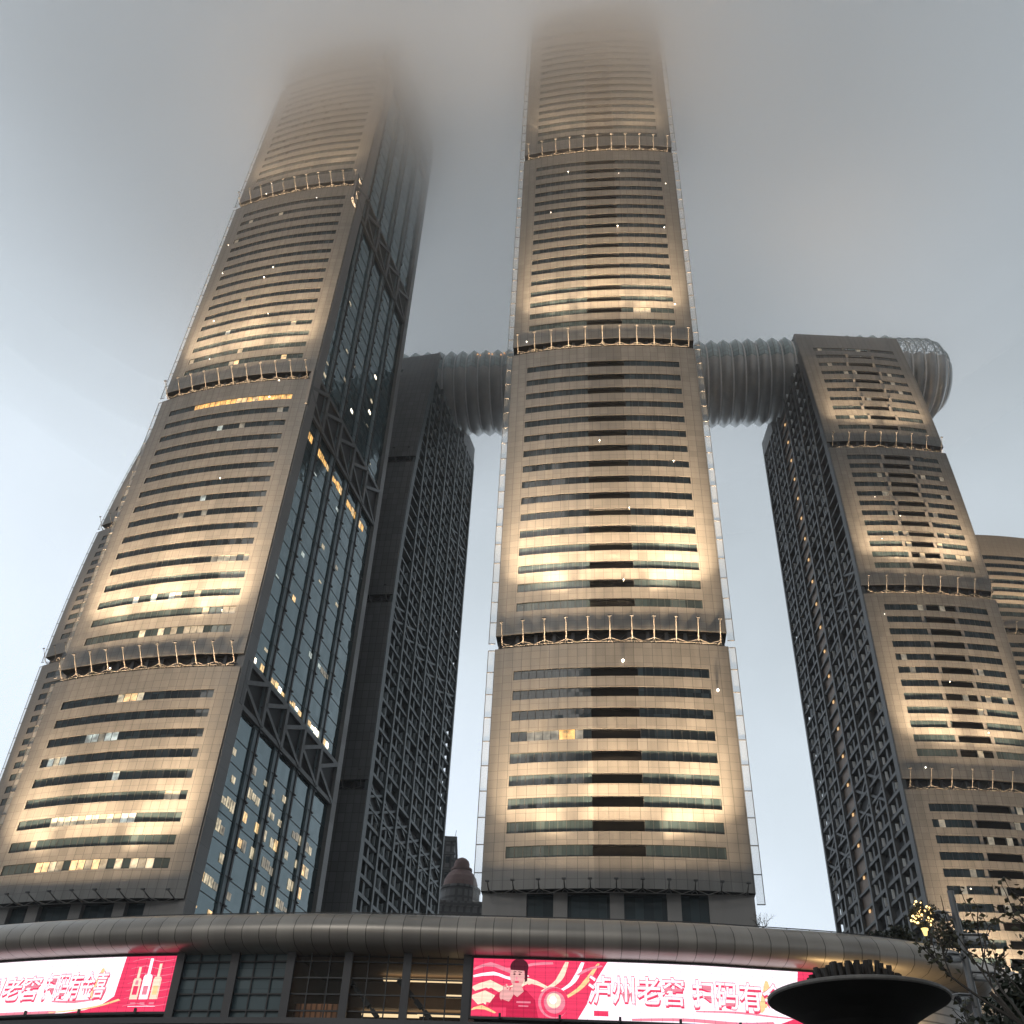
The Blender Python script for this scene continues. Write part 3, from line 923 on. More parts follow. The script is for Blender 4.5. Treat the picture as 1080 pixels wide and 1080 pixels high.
MT['pane'] = mat("clear_pane", (0.04, 0.05, 0.05), 0.03, spec=0.5)
_t, _N, _L, _b = nodes(MT['pane'])
_b.inputs['Alpha'].default_value = 0.22
podium = empty("podium_building", (0, 70, 0), 0, "low curved building with a rolled bronze canopy and glazed front below the towers", "building")
POFF = Vector((0, 70, 0))
def pp(s, o, z):
    p = cpt(s, o, z)
    return (p[0], p[1]-70, p[2])
can = MB()
prof = [(-6.0, 20.05), (-0.6, 20.02), (0.0, 19.95), (0.7, 19.65), (1.25, 19.15), (1.5, 18.6), (1.35, 18.12), (0.9, 17.82), (0.3, 17.7), (-1.0, 17.66)]
pl = np.concatenate([[0], np.cumsum([math.hypot(b[0]-a[0], b[1]-a[1]) for a, b in zip(prof, prof[1:])])])
ss = np.linspace(0, CL, 260)
for sa, sb in zip(ss, ss[1:]):
    for k in range(len(prof)-1):
        (o0, z0), (o1, z1) = prof[k], prof[k+1]
        can.face([pp(sa, o0, z0), pp(sa, o1, z1), pp(sb, o1, z1), pp(sb, o0, z0)], 0, [(sa, pl[k]+1), (sa, pl[k+1]+1), (sb, pl[k+1]+1), (sb, pl[k]+1)], smooth=True)
can.link("canopy", MT['canopy'], podium, weld=True)
# roof deck
rf = MB()
n = len(ss)
P = [pp(s, -5.5, 20.0) for s in ss]
rf.face([(p[0], p[1], p[2]) for p in P] + [(160, 24, 20+EYE), (160, 260, 20+EYE), (-160, 260, 20+EYE), (-160, 26, 20+EYE)])
rf.link("roof", MT['roof'], podium)
# guard rail along the roof edge
gr = MB()
for sa, sb in zip(ss, ss[1:]):
    gr.bar(pp(sa, -0.9, 20.28), pp(sb, -0.9, 20.28), 0.05)
for s in np.arange(0, CL, 1.5):
    gr.bar(pp(s, -0.9, 20.0), pp(s, -0.9, 20.28), 0.05)
gr.link("guard_rail", MT['frame'], podium)

s_scrL_r = s_at_az(-16.1)
s_scrR_l = s_at_az(-0.95)
s_scrR_r = s_at_az(17.05)
s_end = s_at_az(24.3)
SO = -0.55          # plane of the glazing and screens
# lower walls
wl = MB()
for sa, sb in zip(ss, ss[1:]):
    wl.face([pp(sa, SO-0.15, -EYE), pp(sb, SO-0.15, -EYE), pp(sb, SO-0.15, 11.2), pp(sa, SO-0.15, 11.2)], 0, [(sa, 0), (sb, 0), (sb, 12.9), (sa, 12.9)])
wl.link("wall", MT['pod_wall'], podium)
# dark ledge under screens and glazing
ld = MB()
for sa, sb in zip(ss, ss[1:]):
    for (o0, z0), (o1, z1) in (((SO, 13.85), (SO+0.5, 13.85)), ((SO+0.5, 13.85), (SO+0.5, 13.5)), ((SO+0.5, 13.5), (SO, 13.5)), ):
        ld.face([pp(sa, o0, z0), pp(sa, o1, z1), pp(sb, o1, z1), pp(sb, o0, z0)], 0)
ld.link("ledge", MT['mull'], podium)
def band(mb, sa, sb, o, z0, z1, m=0, st=0.8):
    k = max(1, int((sb-sa)/st))
    for i in range(k):
        a, b = sa+(sb-sa)*i/k, sa+(sb-sa)*(i+1)/k
        mb.face([pp(a, o, z0), pp(b, o, z0), pp(b, o, z1), pp(a, o, z1)], m, [(a-sa, z0), (b-sa, z0), (b-sa, z1), (a-sa, z1)])
# glazing between the screens: two opaque bays, three open to the lit hall
bays = np.linspace(s_scrL_r+0.15, s_scrR_l-0.35, 6)
for i, (a, b) in enumerate(zip(bays, bays[1:])):
    p = MB()
    band(p, a, b, SO-0.2, 11.2, 17.75)
    p.link("glazed_bay", MT['cw_blue'] if i < 2 else MT['pane'], podium)
for a in list(bays):
    p = MB()
    p.bar(pp(a, SO+0.1, 11.2), pp(a, SO+0.1, 17.72), 0.42, 0.5)
    p.link("mullion", MT['mull'], podium)
th = MB()
for a, b in zip(bays, bays[1:]):
    for k in (1, 2, 3):
        if k == 3: continue
        x = a + (b-a)*k/3
        th.bar(pp(x, SO-0.1, 11.2), pp(x, SO-0.1, 17.7), 0.08)
    for z in (17.2, 16.25, 15.3, 14.35, 13.4):
        th.bar(pp(a, SO-0.08, z), pp(b, SO-0.08, z), 0.09)
th.link("glazing_bars", MT['frame'], podium)
# lit hall behind the last three bays
MT['hall_wall'] = mottled("hall_wall", (0.20, 0.145, 0.105), (0.28, 0.21, 0.155), 0.3, 0.6)
MT['hall_lamp'] = mat("hall_lamp", (0.8, 0.7, 0.5), 0.4, emit=(1.0, 0.74, 0.42), es=1.3)
MT['curtain'] = panelled("copper_curtain", (0.42, 0.20, 0.10), 0.35, 40, 0.12, 0.4, 0.5, 0.2, 0.35, 0.2)
hl = MB()
a, b = bays[2], bays[5]
band(hl, a, b, SO-7.0, 11.2, 17.75)
for sa in (a, b):
    hl.face([pp(sa, SO-0.3, 11.2), pp(sa, SO-7, 11.2), pp(sa, SO-7, 17.75), pp(sa, SO-0.3, 17.75)], 0)
k = 10
for i in range(k):
    p0, p1 = a+(b-a)*i/k, a+(b-a)*(i+1)/k
    for z, e in ((17.7, -0.9), (15.35, -3.5), (12.2, -2.0)):
        hl.face([pp(p0, SO+e, z), pp(p1, SO+e, z), pp(p1, SO-7, z), pp(p0, SO-7, z)], 0)
hl.link("hall_wall", MT['hall_wall'], podium)
for (p0, p1, o, z) in ((0.45, 0.98, -5.0, 17.4), (0.70, 0.98, -4.0, 15.1), (0.86, 0.99, -3.4, 16.1), (0.35, 0.7, -4.5, 15.1)):
    l = MB()
    l.bar(pp(a+(b-a)*p0, SO+o, z), pp(a+(b-a)*p1, SO+o, z), 0.5, 0.1)
    l.link("hall_lamp", MT['hall_lamp'], podium)
# escalator flights seen through the glass
for p0 in (0.30, 0.60):
    e = MB()
    A, B = pp(a+(b-a)*p0, SO-1.8, 16.6), pp(a+(b-a)*(p0+0.27), SO-1.8, 13.6)
    for i in range(5):
        t0, t1 = i/5, (i+0.62)/5
        q0 = [A[j]*(1-t0)+B[j]*t0 for j in range(3)]; q1 = [A[j]*(1-t1)+B[j]*t1 for j in range(3)]
        e.bar(q0, q1, 0.5, 0.3)
    e.bar(A, B, 0.12, 0.12)
    e.link("escalator", MT['frame'], podium)
cu = MB()
band(cu, a+0.2, a+(b-a)*0.30, SO-1.2, 11.2, 15.0)
cu.link("curtain", MT['curtain'], podium)
# right end below the canopy: pale louvred wall
MT['louv_wall'] = panelled("pale_louvre_wall", (0.36, 0.34, 0.32), 20, 0.55, 0.1, 0.5, 0.1, 0.1, 0.4, 0.15)
lw = MB()
band(lw, s_scrR_r+0.6, CL-1, SO-0.1, 11.2, 17.7)
lw.link("louvre_wall", MT['louv_wall'], podium)

# ledge lamps washing the right end of the canopy
MT['ledge_glow'] = mat("ledge_lamp_glow", (.8, .6, .3), .4, emit=(1.0, 0.70, 0.32), es=3.0)
for ds in (1.2, 3.4, 5.6):
    q = pp(s_scrR_r + ds, SO+1.2, 13.6)
    l = MB(); l.box((q[0]-.25, q[1]-.12, q[2]), (q[0]+.25, q[1]+.12, q[2]+.14))
    l.bar((q[0], q[1], q[2]), pp(s_scrR_r + ds, SO+0.3, 13.6), 0.08)
    l.link("ledge_lamp", MT['ledge_glow'], podium)
    ld_ = bpy.data.lights.new("ledge_light", 'AREA'); ld_.size = 0.5; ld_.energy = 90; ld_.color = (1.0, 0.66, 0.30)
    lo_ = bpy.data.objects.new("ledge_light", ld_); COL.objects.link(lo_); lo_.parent = podium
    lo_.location = (q[0], q[1], q[2]+0.2); lo_.rotation_euler = (math.pi, 0, 0)

# ------------------------------------------------------------------ led screens
def emis(name, col, s):
    m = bpy.data.materials.new(name); m.use_nodes = True
    t = m.node_tree; t.nodes.clear()
    o = t.nodes.new("ShaderNodeOutputMaterial"); e = t.nodes.new("ShaderNodeEmission")
    uv = t.nodes.new("ShaderNodeUVMap"); sp = t.nodes.new("ShaderNodeSeparateXYZ")
    wv = t.nodes.new("ShaderNodeTexWave"); wv.bands_direction = 'Y'; wv.inputs['Scale'].default_value = 1.1; wv.inputs['Distortion'].default_value = 1.5; wv.inputs['Detail'].default_value = 2
    ml = t.nodes.new("ShaderNodeMath"); ml.operation = 'MULTIPLY_ADD'; ml.inputs[1].default_value = 0.14*s; ml.inputs[2].default_value = 0.92*s
    t.links.new(uv.outputs[0], wv.inputs['Vector']); t.links.new(wv.outputs['Fac'], ml.inputs[0])
    # cabinet seams of the led wall
    last = ml.outputs[0]
    t.links.new(uv.outputs[0], sp.inputs[0])
    for ax, cell in (('X', 0.64), ('Y', 0.48)):
        d_ = t.nodes.new("ShaderNodeMath"); d_.operation = 'DIVIDE'; d_.inputs[1].default_value = cell
        f_ = t.nodes.new("ShaderNodeMath"); f_.operation = 'FRACT'
        l_ = t.nodes.new("ShaderNodeMath"); l_.operation = 'LESS_THAN'; l_.inputs[1].default_value = 0.05
        q_ = t.nodes.new("ShaderNodeMath"); q_.operation = 'MULTIPLY_ADD'; q_.inputs[1].default_value = -0.30; q_.inputs[2].default_value = 1.0
        p_ = t.nodes.new("ShaderNodeMath"); p_.operation = 'MULTIPLY'
        t.links.new(sp.outputs[ax], d_.inputs[0]); t.links.new(d_.outputs[0], f_.inputs[0]); t.links.new(f_.outputs[0], l_.inputs[0])
        t.links.new(l_.outputs[0], q_.inputs[0]); t.links.new(q_.outputs[0], p_.inputs[0]); t.links.new(last, p_.inputs[1])
        last = p_.outputs[0]
    t.links.new(last, e.inputs['Strength'])
    e.inputs['Color'].default_value = (*col, 1)
    t.links.new(e.outputs[0], o.inputs['Surface'])
    return m
LED = [emis("led_white", (1.0, 0.84, 0.92), 1.5), emis("led_red", (0.95, 0.060, 0.150), 1.08), emis("led_pink", (1.0, 0.30, 0.40), 1.0),
       emis("led_dark", (0.16, 0.03, 0.05), 0.6), emis("led_skin", (1.0, 0.50, 0.48), 0.95), emis("led_gold", (1.0, 0.72, 0.35), 1.1),
       emis("led_deep", (0.72, 0.03, 0.095), 0.95), emis("led_cream", (1.0, 0.80, 0.62), 1.15)]
WHITE, RED, PINK, DARK, SKIN, GOLD, DEEP, CREAM = range(8)

class Screen:
    """flat picture bent along the podium front; u 0..1 left to right, v 0..1 upwards"""
    def __init__(s, sa, sb, z0, z1, label):
        s.sa, s.sb, s.z0, s.z1 = sa, sb, z0, z1
        c = cpt((sa+sb)/2, SO, z0)
        s.c = Vector(c)
        s.root = empty("led_screen", c, 0, label, "screen", None)
        s.mb = MB()
        s.lift = 0
    def P(s, u, v, o):
        p = Vector(cpt(s.sa + (s.sb-s.sa)*u, SO + 0.12 + o, s.z0 + (s.z1-s.z0)*v)) - s.c
        return tuple(p)
    def poly(s, pts, m, layer):
        o = 0.004*layer
        st = 0.5/(s.sb - s.sa)
        us = [p[0] for p in pts]
        k0, k1 = math.floor(min(us)/st), math.ceil(max(us)/st)
        def clip(P, c, sg):
            out = []
            for (u0, v0), (u1, v1) in zip(P, P[1:] + P[:1]):
                a, b = sg*(u0-c), sg*(u1-c)
                if a >= 0: out.append((u0, v0))
                if a*b < 0:
                    t = a/(a-b); out.append((u0+(u1-u0)*t, v0+(v1-v0)*t))
            return out
        for k in range(k0, max(k1, k0+1)):
            P = list(pts)
            if k1 - k0 > 1:
                P = clip(clip(P, k*st, 1), (k+1)*st, -1) if True else P
            if len(P) < 3: continue
            s.mb.face([s.P(u, v, o) for u, v in P], m, [(u*(s.sb-s.sa), v*(s.z1-s.z0)) for u, v in P])
    def rect(s, u0, u1, v0, v1, m, layer, n=24):
        for i in range(n):
            a, b = u0+(u1-u0)*i/n, u0+(u1-u0)*(i+1)/n
            s.poly([(a, v0), (b, v0), (b, v1), (a, v1)], m, layer)
    def ribbon(s, ctr, wid, m, layer):
        C = smooth_path(ctr, 0.03)
        n = len(C)
        for i in range(n-1):
            def nrm(k):
                a, b = C[max(k-1, 0)], C[min(k+1, n-1)]
                d = (b-a)/ (np.linalg.norm(b-a)+1e-9)
                return np.array((-d[1], d[0]))
            def W(k):
                t = k/(n-1)
                return np.interp(t, np.linspace(0, 1, len(wid)), wid)
            asp = (s.z1-s.z0)/(s.sb-s.sa)
            def off(k, g):
                q = C[k].copy(); nn = nrm(k)
                return (q[0] + g*nn[0]*W(k)*asp, q[1] + g*nn[1]*W(k))
            quad = [off(i, 1), off(i, -1), off(i+1, -1), off(i+1, 1)]
            quad = [(min(max(u, 0.002), 0.998), min(max(v, 0.004), 0.996)) for u, v in quad]
            s.poly(quad, m, layer)
    def disc(s, u, v, ru, rv, m, layer, n=28, a0=0, a1=360):
        pts = [(u+ru*math.cos(R(a0+(a1-a0)*k/n)), v+rv*math.sin(R(a0+(a1-a0)*k/n))) for k in range(n+1 if a1-a0 < 360 else n)]
        s.poly(pts, m, layer)
    def text(s, body, u0, u1, v0, v1, m, layer, grow=0.0, shear=0.0):
        cu = bpy.data.curves.new("t", 'FONT')
        cu.body = body; cu.size = 1; cu.offset = grow; cu.shear = shear; cu.resolution_u = 3
        ob = bpy.data.objects.new("t", cu)
        COL.objects.link(ob)
        dg = bpy.context.evaluated_depsgraph_get(); dg.update()
        me = bpy.data.meshes.new_from_object(ob.evaluated_get(dg))
        V = np.array([v.co[:2] for v in me.vertices])
        if len(V):
            lo, hi = V.min(0), V.max(0)
            f = lambda p: (u0 + (u1-u0)*(p[0]-lo[0])/(hi[0]-lo[0]), v0 + (v1-v0)*(p[1]-lo[1])/(hi[1]-lo[1]))
            for p in me.polygons:
                s.poly([f(V[i]) for i in p.vertices], m, layer)
        bpy.data.objects.remove(ob); bpy.data.curves.remove(cu); bpy.data.meshes.remove(me)
    def words(s, body, u0, u1, v0, v1, layer, shear=0.0):
        wv = 0.018
        s.text(body, u0-0.002, u1+0.004, v0-0.05, v1-0.015, RED, layer, 0.03, shear)
        s.text(body, u0-0.002, u1+0.002, v0-0.02, v1+0.02, PINK, layer+1, 0.028, shear)
        s.text(body, u0, u1, v0, v1, WHITE, layer+2, 0.008, shear)
    def finish(s):
        s.mb.link("display", LED, s.root)
        fr = MB()
        c = s.c
        for i in range(24):
            a, b = s.sa+(s.sb-s.sa)*i/24, s.sa+(s.sb-s.sa)*(i+1)/24
            for z in (s.z0-0.1, s.z1+0.06):
                fr.bar(Vector(cpt(a, SO+0.1, z))-c, Vector(cpt(b, SO+0.1, z))-c, 0.3, 0.12)
        for a in (s.sa-0.12, s.sb+0.12):
            fr.bar(Vector(cpt(a, SO+0.1, s.z0-0.15))-c, Vector(cpt(a, SO+0.1, s.z1+0.1))-c, 0.24, 0.3)
        for k in range(6):
            a = s.sa + (s.sb-s.sa)*(k+0.5)/6
            q = Vector(cpt(a, SO+0.45, s.z0-0.15)) - c
            fr.box((q.x-.07, q.y-.1, q.z), (q.x+.07, q.y+.1, q.z+0.28))
        fr.link("frame", MT['frame'], s.root)

SZ0, SZ1 = 14.25, 17.55
A = Screen(s_scrR_l, s_scrR_r, SZ0, SZ1, "lit red and white advertising screen with a portrait at its left end")
A.rect(0, 1, 0, 1, WHITE, 0)
A.poly([(0, 0), (0.30, 0), (0.325, 0.25), (0.345, 0.6), (0.37, 0.85), (0.385, 1), (0, 1)], RED, 1)
A.ribbon([(0.0, 0.45), (0.05, 0.55), (0.10, 0.45), (0.16, 0.62), (0.22, 0.5)], [0.07, 0.09, 0.03], CREAM, 2)
A.ribbon([(0.0, 0.80), (0.05, 0.9), (0.11, 0.80), (0.17, 0.92), (0.23, 0.95)], [0.03, 0.05, 0.02], PINK, 2)
A.ribbon([(0.0, 0.68), (0.06, 0.74), (0.11, 0.66), (0.16, 0.72)], [0.03, 0.035, 0.02], WHITE, 3)
A.ribbon([(0.0, 0.25), (0.04, 0.32), (0.09, 0.22)], [0.14, 0.12, 0.05], CREAM, 2)
A.ribbon([(0.20, 0.45), (0.245, 0.65), (0.27, 0.98)], [0.03, 0.06, 0.03], CREAM, 3)
A.ribbon([(0.23, 0.40), (0.285, 0.62), (0.315, 0.98)], [0.02, 0.05, 0.03], WHITE, 4)
A.ribbon([(0.25, 0.30), (0.31, 0.55), (0.36, 0.97)], [0.03, 0.05, 0.02], GOLD, 3)
A.ribbon([(0.30, 0.75), (0.33, 0.86), (0.37, 0.93)], [0.02, 0.04, 0.02], PINK, 5)
A.disc(0.232, 0.27, 0.043, 0.27, PINK, 6); A.disc(0.236, 0.27, 0.039, 0.25, RED, 7); A.disc(0.235, 0.27, 0.030, 0.19, PINK, 8); A.disc(0.233, 0.30, 0.020, 0.13, CREAM, 9); A.disc(0.231, 0.31, 0.010, 0.07, WHITE, 10)
# portrait: red shirt, raised hand, dark hair
A.poly([(0.045, 0), (0.05, 0.20), (0.07, 0.38), (0.10, 0.50), (0.128, 0.52), (0.155, 0.46), (0.18, 0.30), (0.19, 0)], DEEP, 10)
A.poly([(0.112, 0.42), (0.118, 0.56), (0.14, 0.56), (0.148, 0.44), (0.13, 0.34)], SKIN, 11)
A.disc(0.1285, 0.71, 0.021, 0.20, SKIN, 12)
A.disc(0.1335, 0.86, 0.026, 0.15, DARK, 13, a0=-25, a1=200)
A.poly([(0.149, 0.86), (0.158, 0.84), (0.157, 0.62), (0.150, 0.60)], DARK, 13)
for u in (0.120, 0.135): A.disc(u, 0.735, 0.0035, 0.014, DARK, 14, 10)
A.poly([(0.117, 0.775), (0.125, 0.785), (0.125, 0.772), (0.117, 0.762)], DARK, 14); A.poly([(0.131, 0.785), (0.141, 0.775), (0.141, 0.762), (0.131, 0.772)], DARK, 14)
A.disc(0.1265, 0.665, 0.003, 0.025, PINK, 14, 10); A.disc(0.1275, 0.60, 0.007, 0.018, RED, 14, 12)
A.disc(0.097, 0.36, 0.017, 0.12, SKIN, 12)
for k in range(4):
    u = 0.088 + 0.0065*k
    A.poly([(u, 0.40), (u+0.005, 0.40), (u+0.0055+0.001*k, 0.56-0.03*abs(k-1)), (u+0.001+0.001*k, 0.56-0.03*abs(k-1))], SKIN, 13)
A.poly([(0.108, 0.38), (0.121, 0.50), (0.125, 0.46), (0.113, 0.30)], SKIN, 13)
A.poly([(0.078, 0), (0.086, 0.30), (0.106, 0.26), (0.112, 0)], DEEP, 13)
A.rect(0, 0.10, 0.0, 0.16, RED, 15, 6); A.ribbon([(0.0, 0.1), (0.03, 0.15), (0.07, 0.06)], [0.02, 0.04, 0.02], GOLD, 16)
A.rect(0.128, 0.168, 0.24, 0.27, PINK, 15, 3); A.rect(0.134, 0.162, 0.18, 0.20, PINK, 15, 3)
A.words("泸州老窖", 0.330, 0.600, 0.28, 0.76, 20)
A.words("扫码有金喜", 0.625, 0.955, 0.27, 0.75, 20)
A.ribbon([(0.63, 0.20), (0.75, 0.22), (0.85, 0.19), (0.93, 0.17)], [0.012, 0.02, 0.01], PINK, 19)
A.ribbon([(0.81, 0.25), (0.835, 0.5), (0.84, 0.8)], [0.06, 0.10, 0.02], GOLD, 19)
A.poly([(0.93, 0.80), (0.935, 1.0), (1, 1), (1, 0), (0.80, 0.0), (0.86, 0.06), (0.92, 0.20), (0.96, 0.36), (0.972, 0.6), (0.955, 0.76)], RED, 18)
A.ribbon([(0.45, 0.02), (0.6, 0.05), (0.75, 0.03), (0.85, 0.08)], [0.02, 0.03, 0.03], PINK, 17)
A.rect(0.345, 0.385, 0.06, 0.15, RED, 17, 3)
A.finish()

B = Screen(s_scrL_r-24.0, s_scrL_r, SZ0, SZ1, "lit red and white advertising screen at the left edge, ending in three bottles")
X = lambda m: 1 - m/24.0            # metres in from the right edge
B.rect(0, 1, 0, 1, WHITE, 0)
B.poly([(X(3.75), 1), (1, 1), (1, 0), (X(7.5), 0), (X(5.8), 0.05), (X(4.7), 0.14), (X(3.95), 0.28)], RED, 1)
for k in range(7):
    v = 0.10 + k*0.135
    B.ribbon([(X(3.2), v), (X(2.2), v+0.05), (X(1.2), v-0.01), (X(0.1), v+0.04)], [0.004, 0.009, 0.004], PINK, 2)
B.ribbon([(X(8.5), 0.02), (X(6.5), 0.05), (X(4.8), 0.12), (X(3.5), 0.22)], [0.01, 0.02, 0.03], GOLD, 3)
B.rect(0, X(8), 0, 0.05, PINK, 3)
def bottle(xc, w, h0, h1, hn, layer, m):
    a, b = X(xc+w/2), X(xc-w/2); n0, n1 = X(xc+w*.17), X(xc-w*.17)
    B.poly([(a, h0), (b, h0), (b, h1-0.04), (X(xc-w*.38), h1), (X(xc+w*.38), h1), (a, h1-0.04)], m, layer)
    B.poly([(n0, h1), (n1, h1), (n1, hn), (n0, hn)], m, layer)
bottle(2.55, 0.55, 0.22, 0.60, 0.80, 5, CREAM); bottle(1.85, 0.62, 0.22, 0.66, 0.96, 5, WHITE); bottle(1.15, 0.55, 0.22, 0.62, 0.86, 5, CREAM)
for xc, m_ in ((2.55, RED), (1.85, PINK), (1.15, GOLD)):
    B.rect(X(xc+0.17), X(xc-0.17), 0.30, 0.46, m_, 6, 2)
B.poly([(X(2.66), 0.48), (X(2.44), 0.48), (X(2.46), 0.56), (X(2.64), 0.56)], PINK, 6)
for xc in (2.5, 1.85, 1.2):
    B.rect(X(xc+0.17), X(xc-0.17), 0.13, 0.165, PINK, 6, 2)
B.rect(X(2.8), X(0.9), 0.09, 0.10, WHITE, 6, 2)
B.words("泸州老窖", X(15.6), X(9.7), 0.26, 0.70, 8, 0.12)
B.words("扫码有金喜", X(9.3), X(4.7), 0.26, 0.74, 8, 0.12)
B.ribbon([(X(5.6), 0.25), (X(5.3), 0.5), (X(5.25), 0.8)], [0.06, 0.10, 0.02], GOLD, 7)
B.ribbon([(X(8.5), 0.22), (X(6.8), 0.20), (X(5.0), 0.24)], [0.015, 0.025, 0.012], PINK, 7)
B.finish()

# ------------------------------------------------------------------ far buildings in the gap
MT['far_wall'] = panelled("grey_far_wall", (0.16, 0.155, 0.155), 2.6, 3.2, 0.9, 0.7, 0, 0.2, 0.45, 0.15)
MT['dome'] = mottled("faded_red_dome", (0.19, 0.11, 0.10), (0.24, 0.15, 0.135), 0.2, 0.7)
far = empty("apartment_building", (-21.6, 420, EYE+9), 0, "grey old apartment block far off in the gap beside the lattice tower", "building")
b = MB()
b.box((-14, 0, -12), (4.5, 22, 146)); b.box((4.5, 2, -2), (6.0, 22, 140))
b.link("wall", MT['far_wall'], far)
c = MB()
c.box((-14.5, -0.6, 146), (5.2, 22.6, 148)); c.box((-8, 4, 148), (-2, 12, 153))
for z in np.arange(6, 145, 6.4):
    c.box((-14.2, -0.5, z), (4.9, -0.003, z+0.7))
c.box((5.2, -1.4, 129), (8.2, 1.0, 130.2))
c.link("roof", MT['dark_panel'], far)
an = MB(); an.tube([(-1, 8, 153), (-1, 8, 160)], 0.12, 5); an.tube([(4, 3, 148), (4.6, 3, 152)], 0.10, 5); an.link("antenna", MT['frame'], far)
wn = MB()
for z in np.arange(9, 142, 6.4):
    for x in np.arange(-12.5, 3, 3.4):
        wn.box((x, -0.25, z), (x+1.7, -0.004, z+2.6))
wn.link("window", MT['bay_glass'], far)

dm = empty("domed_building", (-12.8, 392, EYE), 0, "dark old building with a faded red dome in the gap between towers", "building")
b = MB()
b.box((-9, -7, -2), (9, 9, 118)); b.box((9, -5, -2), (14, 8, 124)); b.box((-9.4, -7.4, 118), (9.4, 9.4, 120))
b.lathe([(7.4, 120), (7.4, 125.6), (7.8, 125.8), (7.8, 126.6), (6.4, 126.8)], (0, 1), 24)
b.link("wall", MT['far_wall'], dm)
d = MB()
d.lathe([(6.6, 126.8), (6.5, 128.6), (5.9, 130.6), (4.8, 132.4), (3.6, 133.6)], (0, 1), 28)
d.lathe([(4.1, 133.6), (4.1, 134.4), (3.0, 134.5), (3.0, 136.2), (2.7, 137.3), (1.8, 138.2), (0.8, 138.7), (0, 138.8)], (0, 1), 24)
d.link("dome", MT['dome'], dm)
l = MB()
for x, z in ((-1.0, 114), (-0.6, 112), (-1.1, 109.6), (-1.6, 107.5), (-2.4, 110.5), (9.6, 113), (1.5, 105)):
    l.ball((x, -7.3 if x < 9 else -5.3, z), 0.38, 0, 5)
l.link("lit_window", MT['lit_hot'], dm)
wn = MB()
for z in np.arange(70, 116, 4.2):
    for x in np.arange(-7.5, 7.5, 3.1):
        wn.box((x, -7.25, z), (x+1.5, -7.004, z+2.4))
wn.link("window", MT['bay_glass'], dm)

# ------------------------------------------------------------------ dish fountain in front
MT['bronze_dk'] = mottled("blackened_bronze", (0.010, 0.010, 0.010), (0.016, 0.015, 0.0145), 3.0, 0.65, 0.0, spec=0.15, bump=0.1)
MT['stone_rim'] = mottled("grey_stone_rim", (0.11, 0.105, 0.10), (0.19, 0.18, 0.17), 9.0, 0.6, bump=0.2)
MT['pipe'] = mottled("dark_rusted_pipe", (0.018, 0.016, 0.015), (0.05, 0.043, 0.038), 12.0, 0.6, 0.3)
BX, BY = 4.465, 13.27
dish = empty("dish_sculpture", (BX, BY, 0), 0, "wide black dish topped by a bundle of dark pipes, in front of the screen", "sculpture")
RZ = 3.21 + EYE
d = MB()
d.lathe([(1.055, RZ-0.045), (1.0, RZ-0.075), (0.85, RZ-0.15), (0.70, RZ-0.235), (0.58, RZ-0.33), (0.515, RZ-0.43)], (0, 0), 72)
d.link("bowl", MT['bronze_dk'], dish)
d = MB()
d.lathe([(1.055, RZ-0.045), (1.072, RZ-0.03), (1.072, RZ-0.004), (1.058, RZ+0.006), (0.9, RZ-0.01), (0.0, RZ-0.03)], (0, 0), 72)
d.link("rim", MT['stone_rim'], dish)
d = MB()
d.lathe([(0.515, RZ-0.43), (0.54, RZ-0.45), (0.54, RZ-0.49), (0.51, RZ-0.52), (0.50, RZ-1.0), (0.42, RZ-2.6), (0.46, 0.5), (0.7, 0.3), (0.75, 0.0)], (0, 0), 48)
d.link("stem", MT['bronze_dk'], dish)
r = random.Random(5)
pts_ = []
tries = 0
while len(pts_) < 95 and tries < 6000:
    tries += 1
    q = (r.uniform(-.55, .55), r.uniform(-.55, .55))
    if math.hypot(*q) > 0.5: continue
    if all(math.hypot(q[0]-p[0], q[1]-p[1]) > 0.078 for p in pts_): pts_.append(q)
for x, y in pts_:
    pm = MB()
    h = r.uniform(0.30, 0.40) - 0.10*(math.hypot(x, y)/0.5)**2
    lx, ly = x*0.10 + r.uniform(-.015, .015), y*0.10 + r.uniform(-.015, .015)
    pm.tube([(x, y, RZ-0.02), (x+lx, y+ly, RZ+h)], r.uniform(0.030, 0.038), 8)
    pm.link("pipe", MT['pipe'], dish)

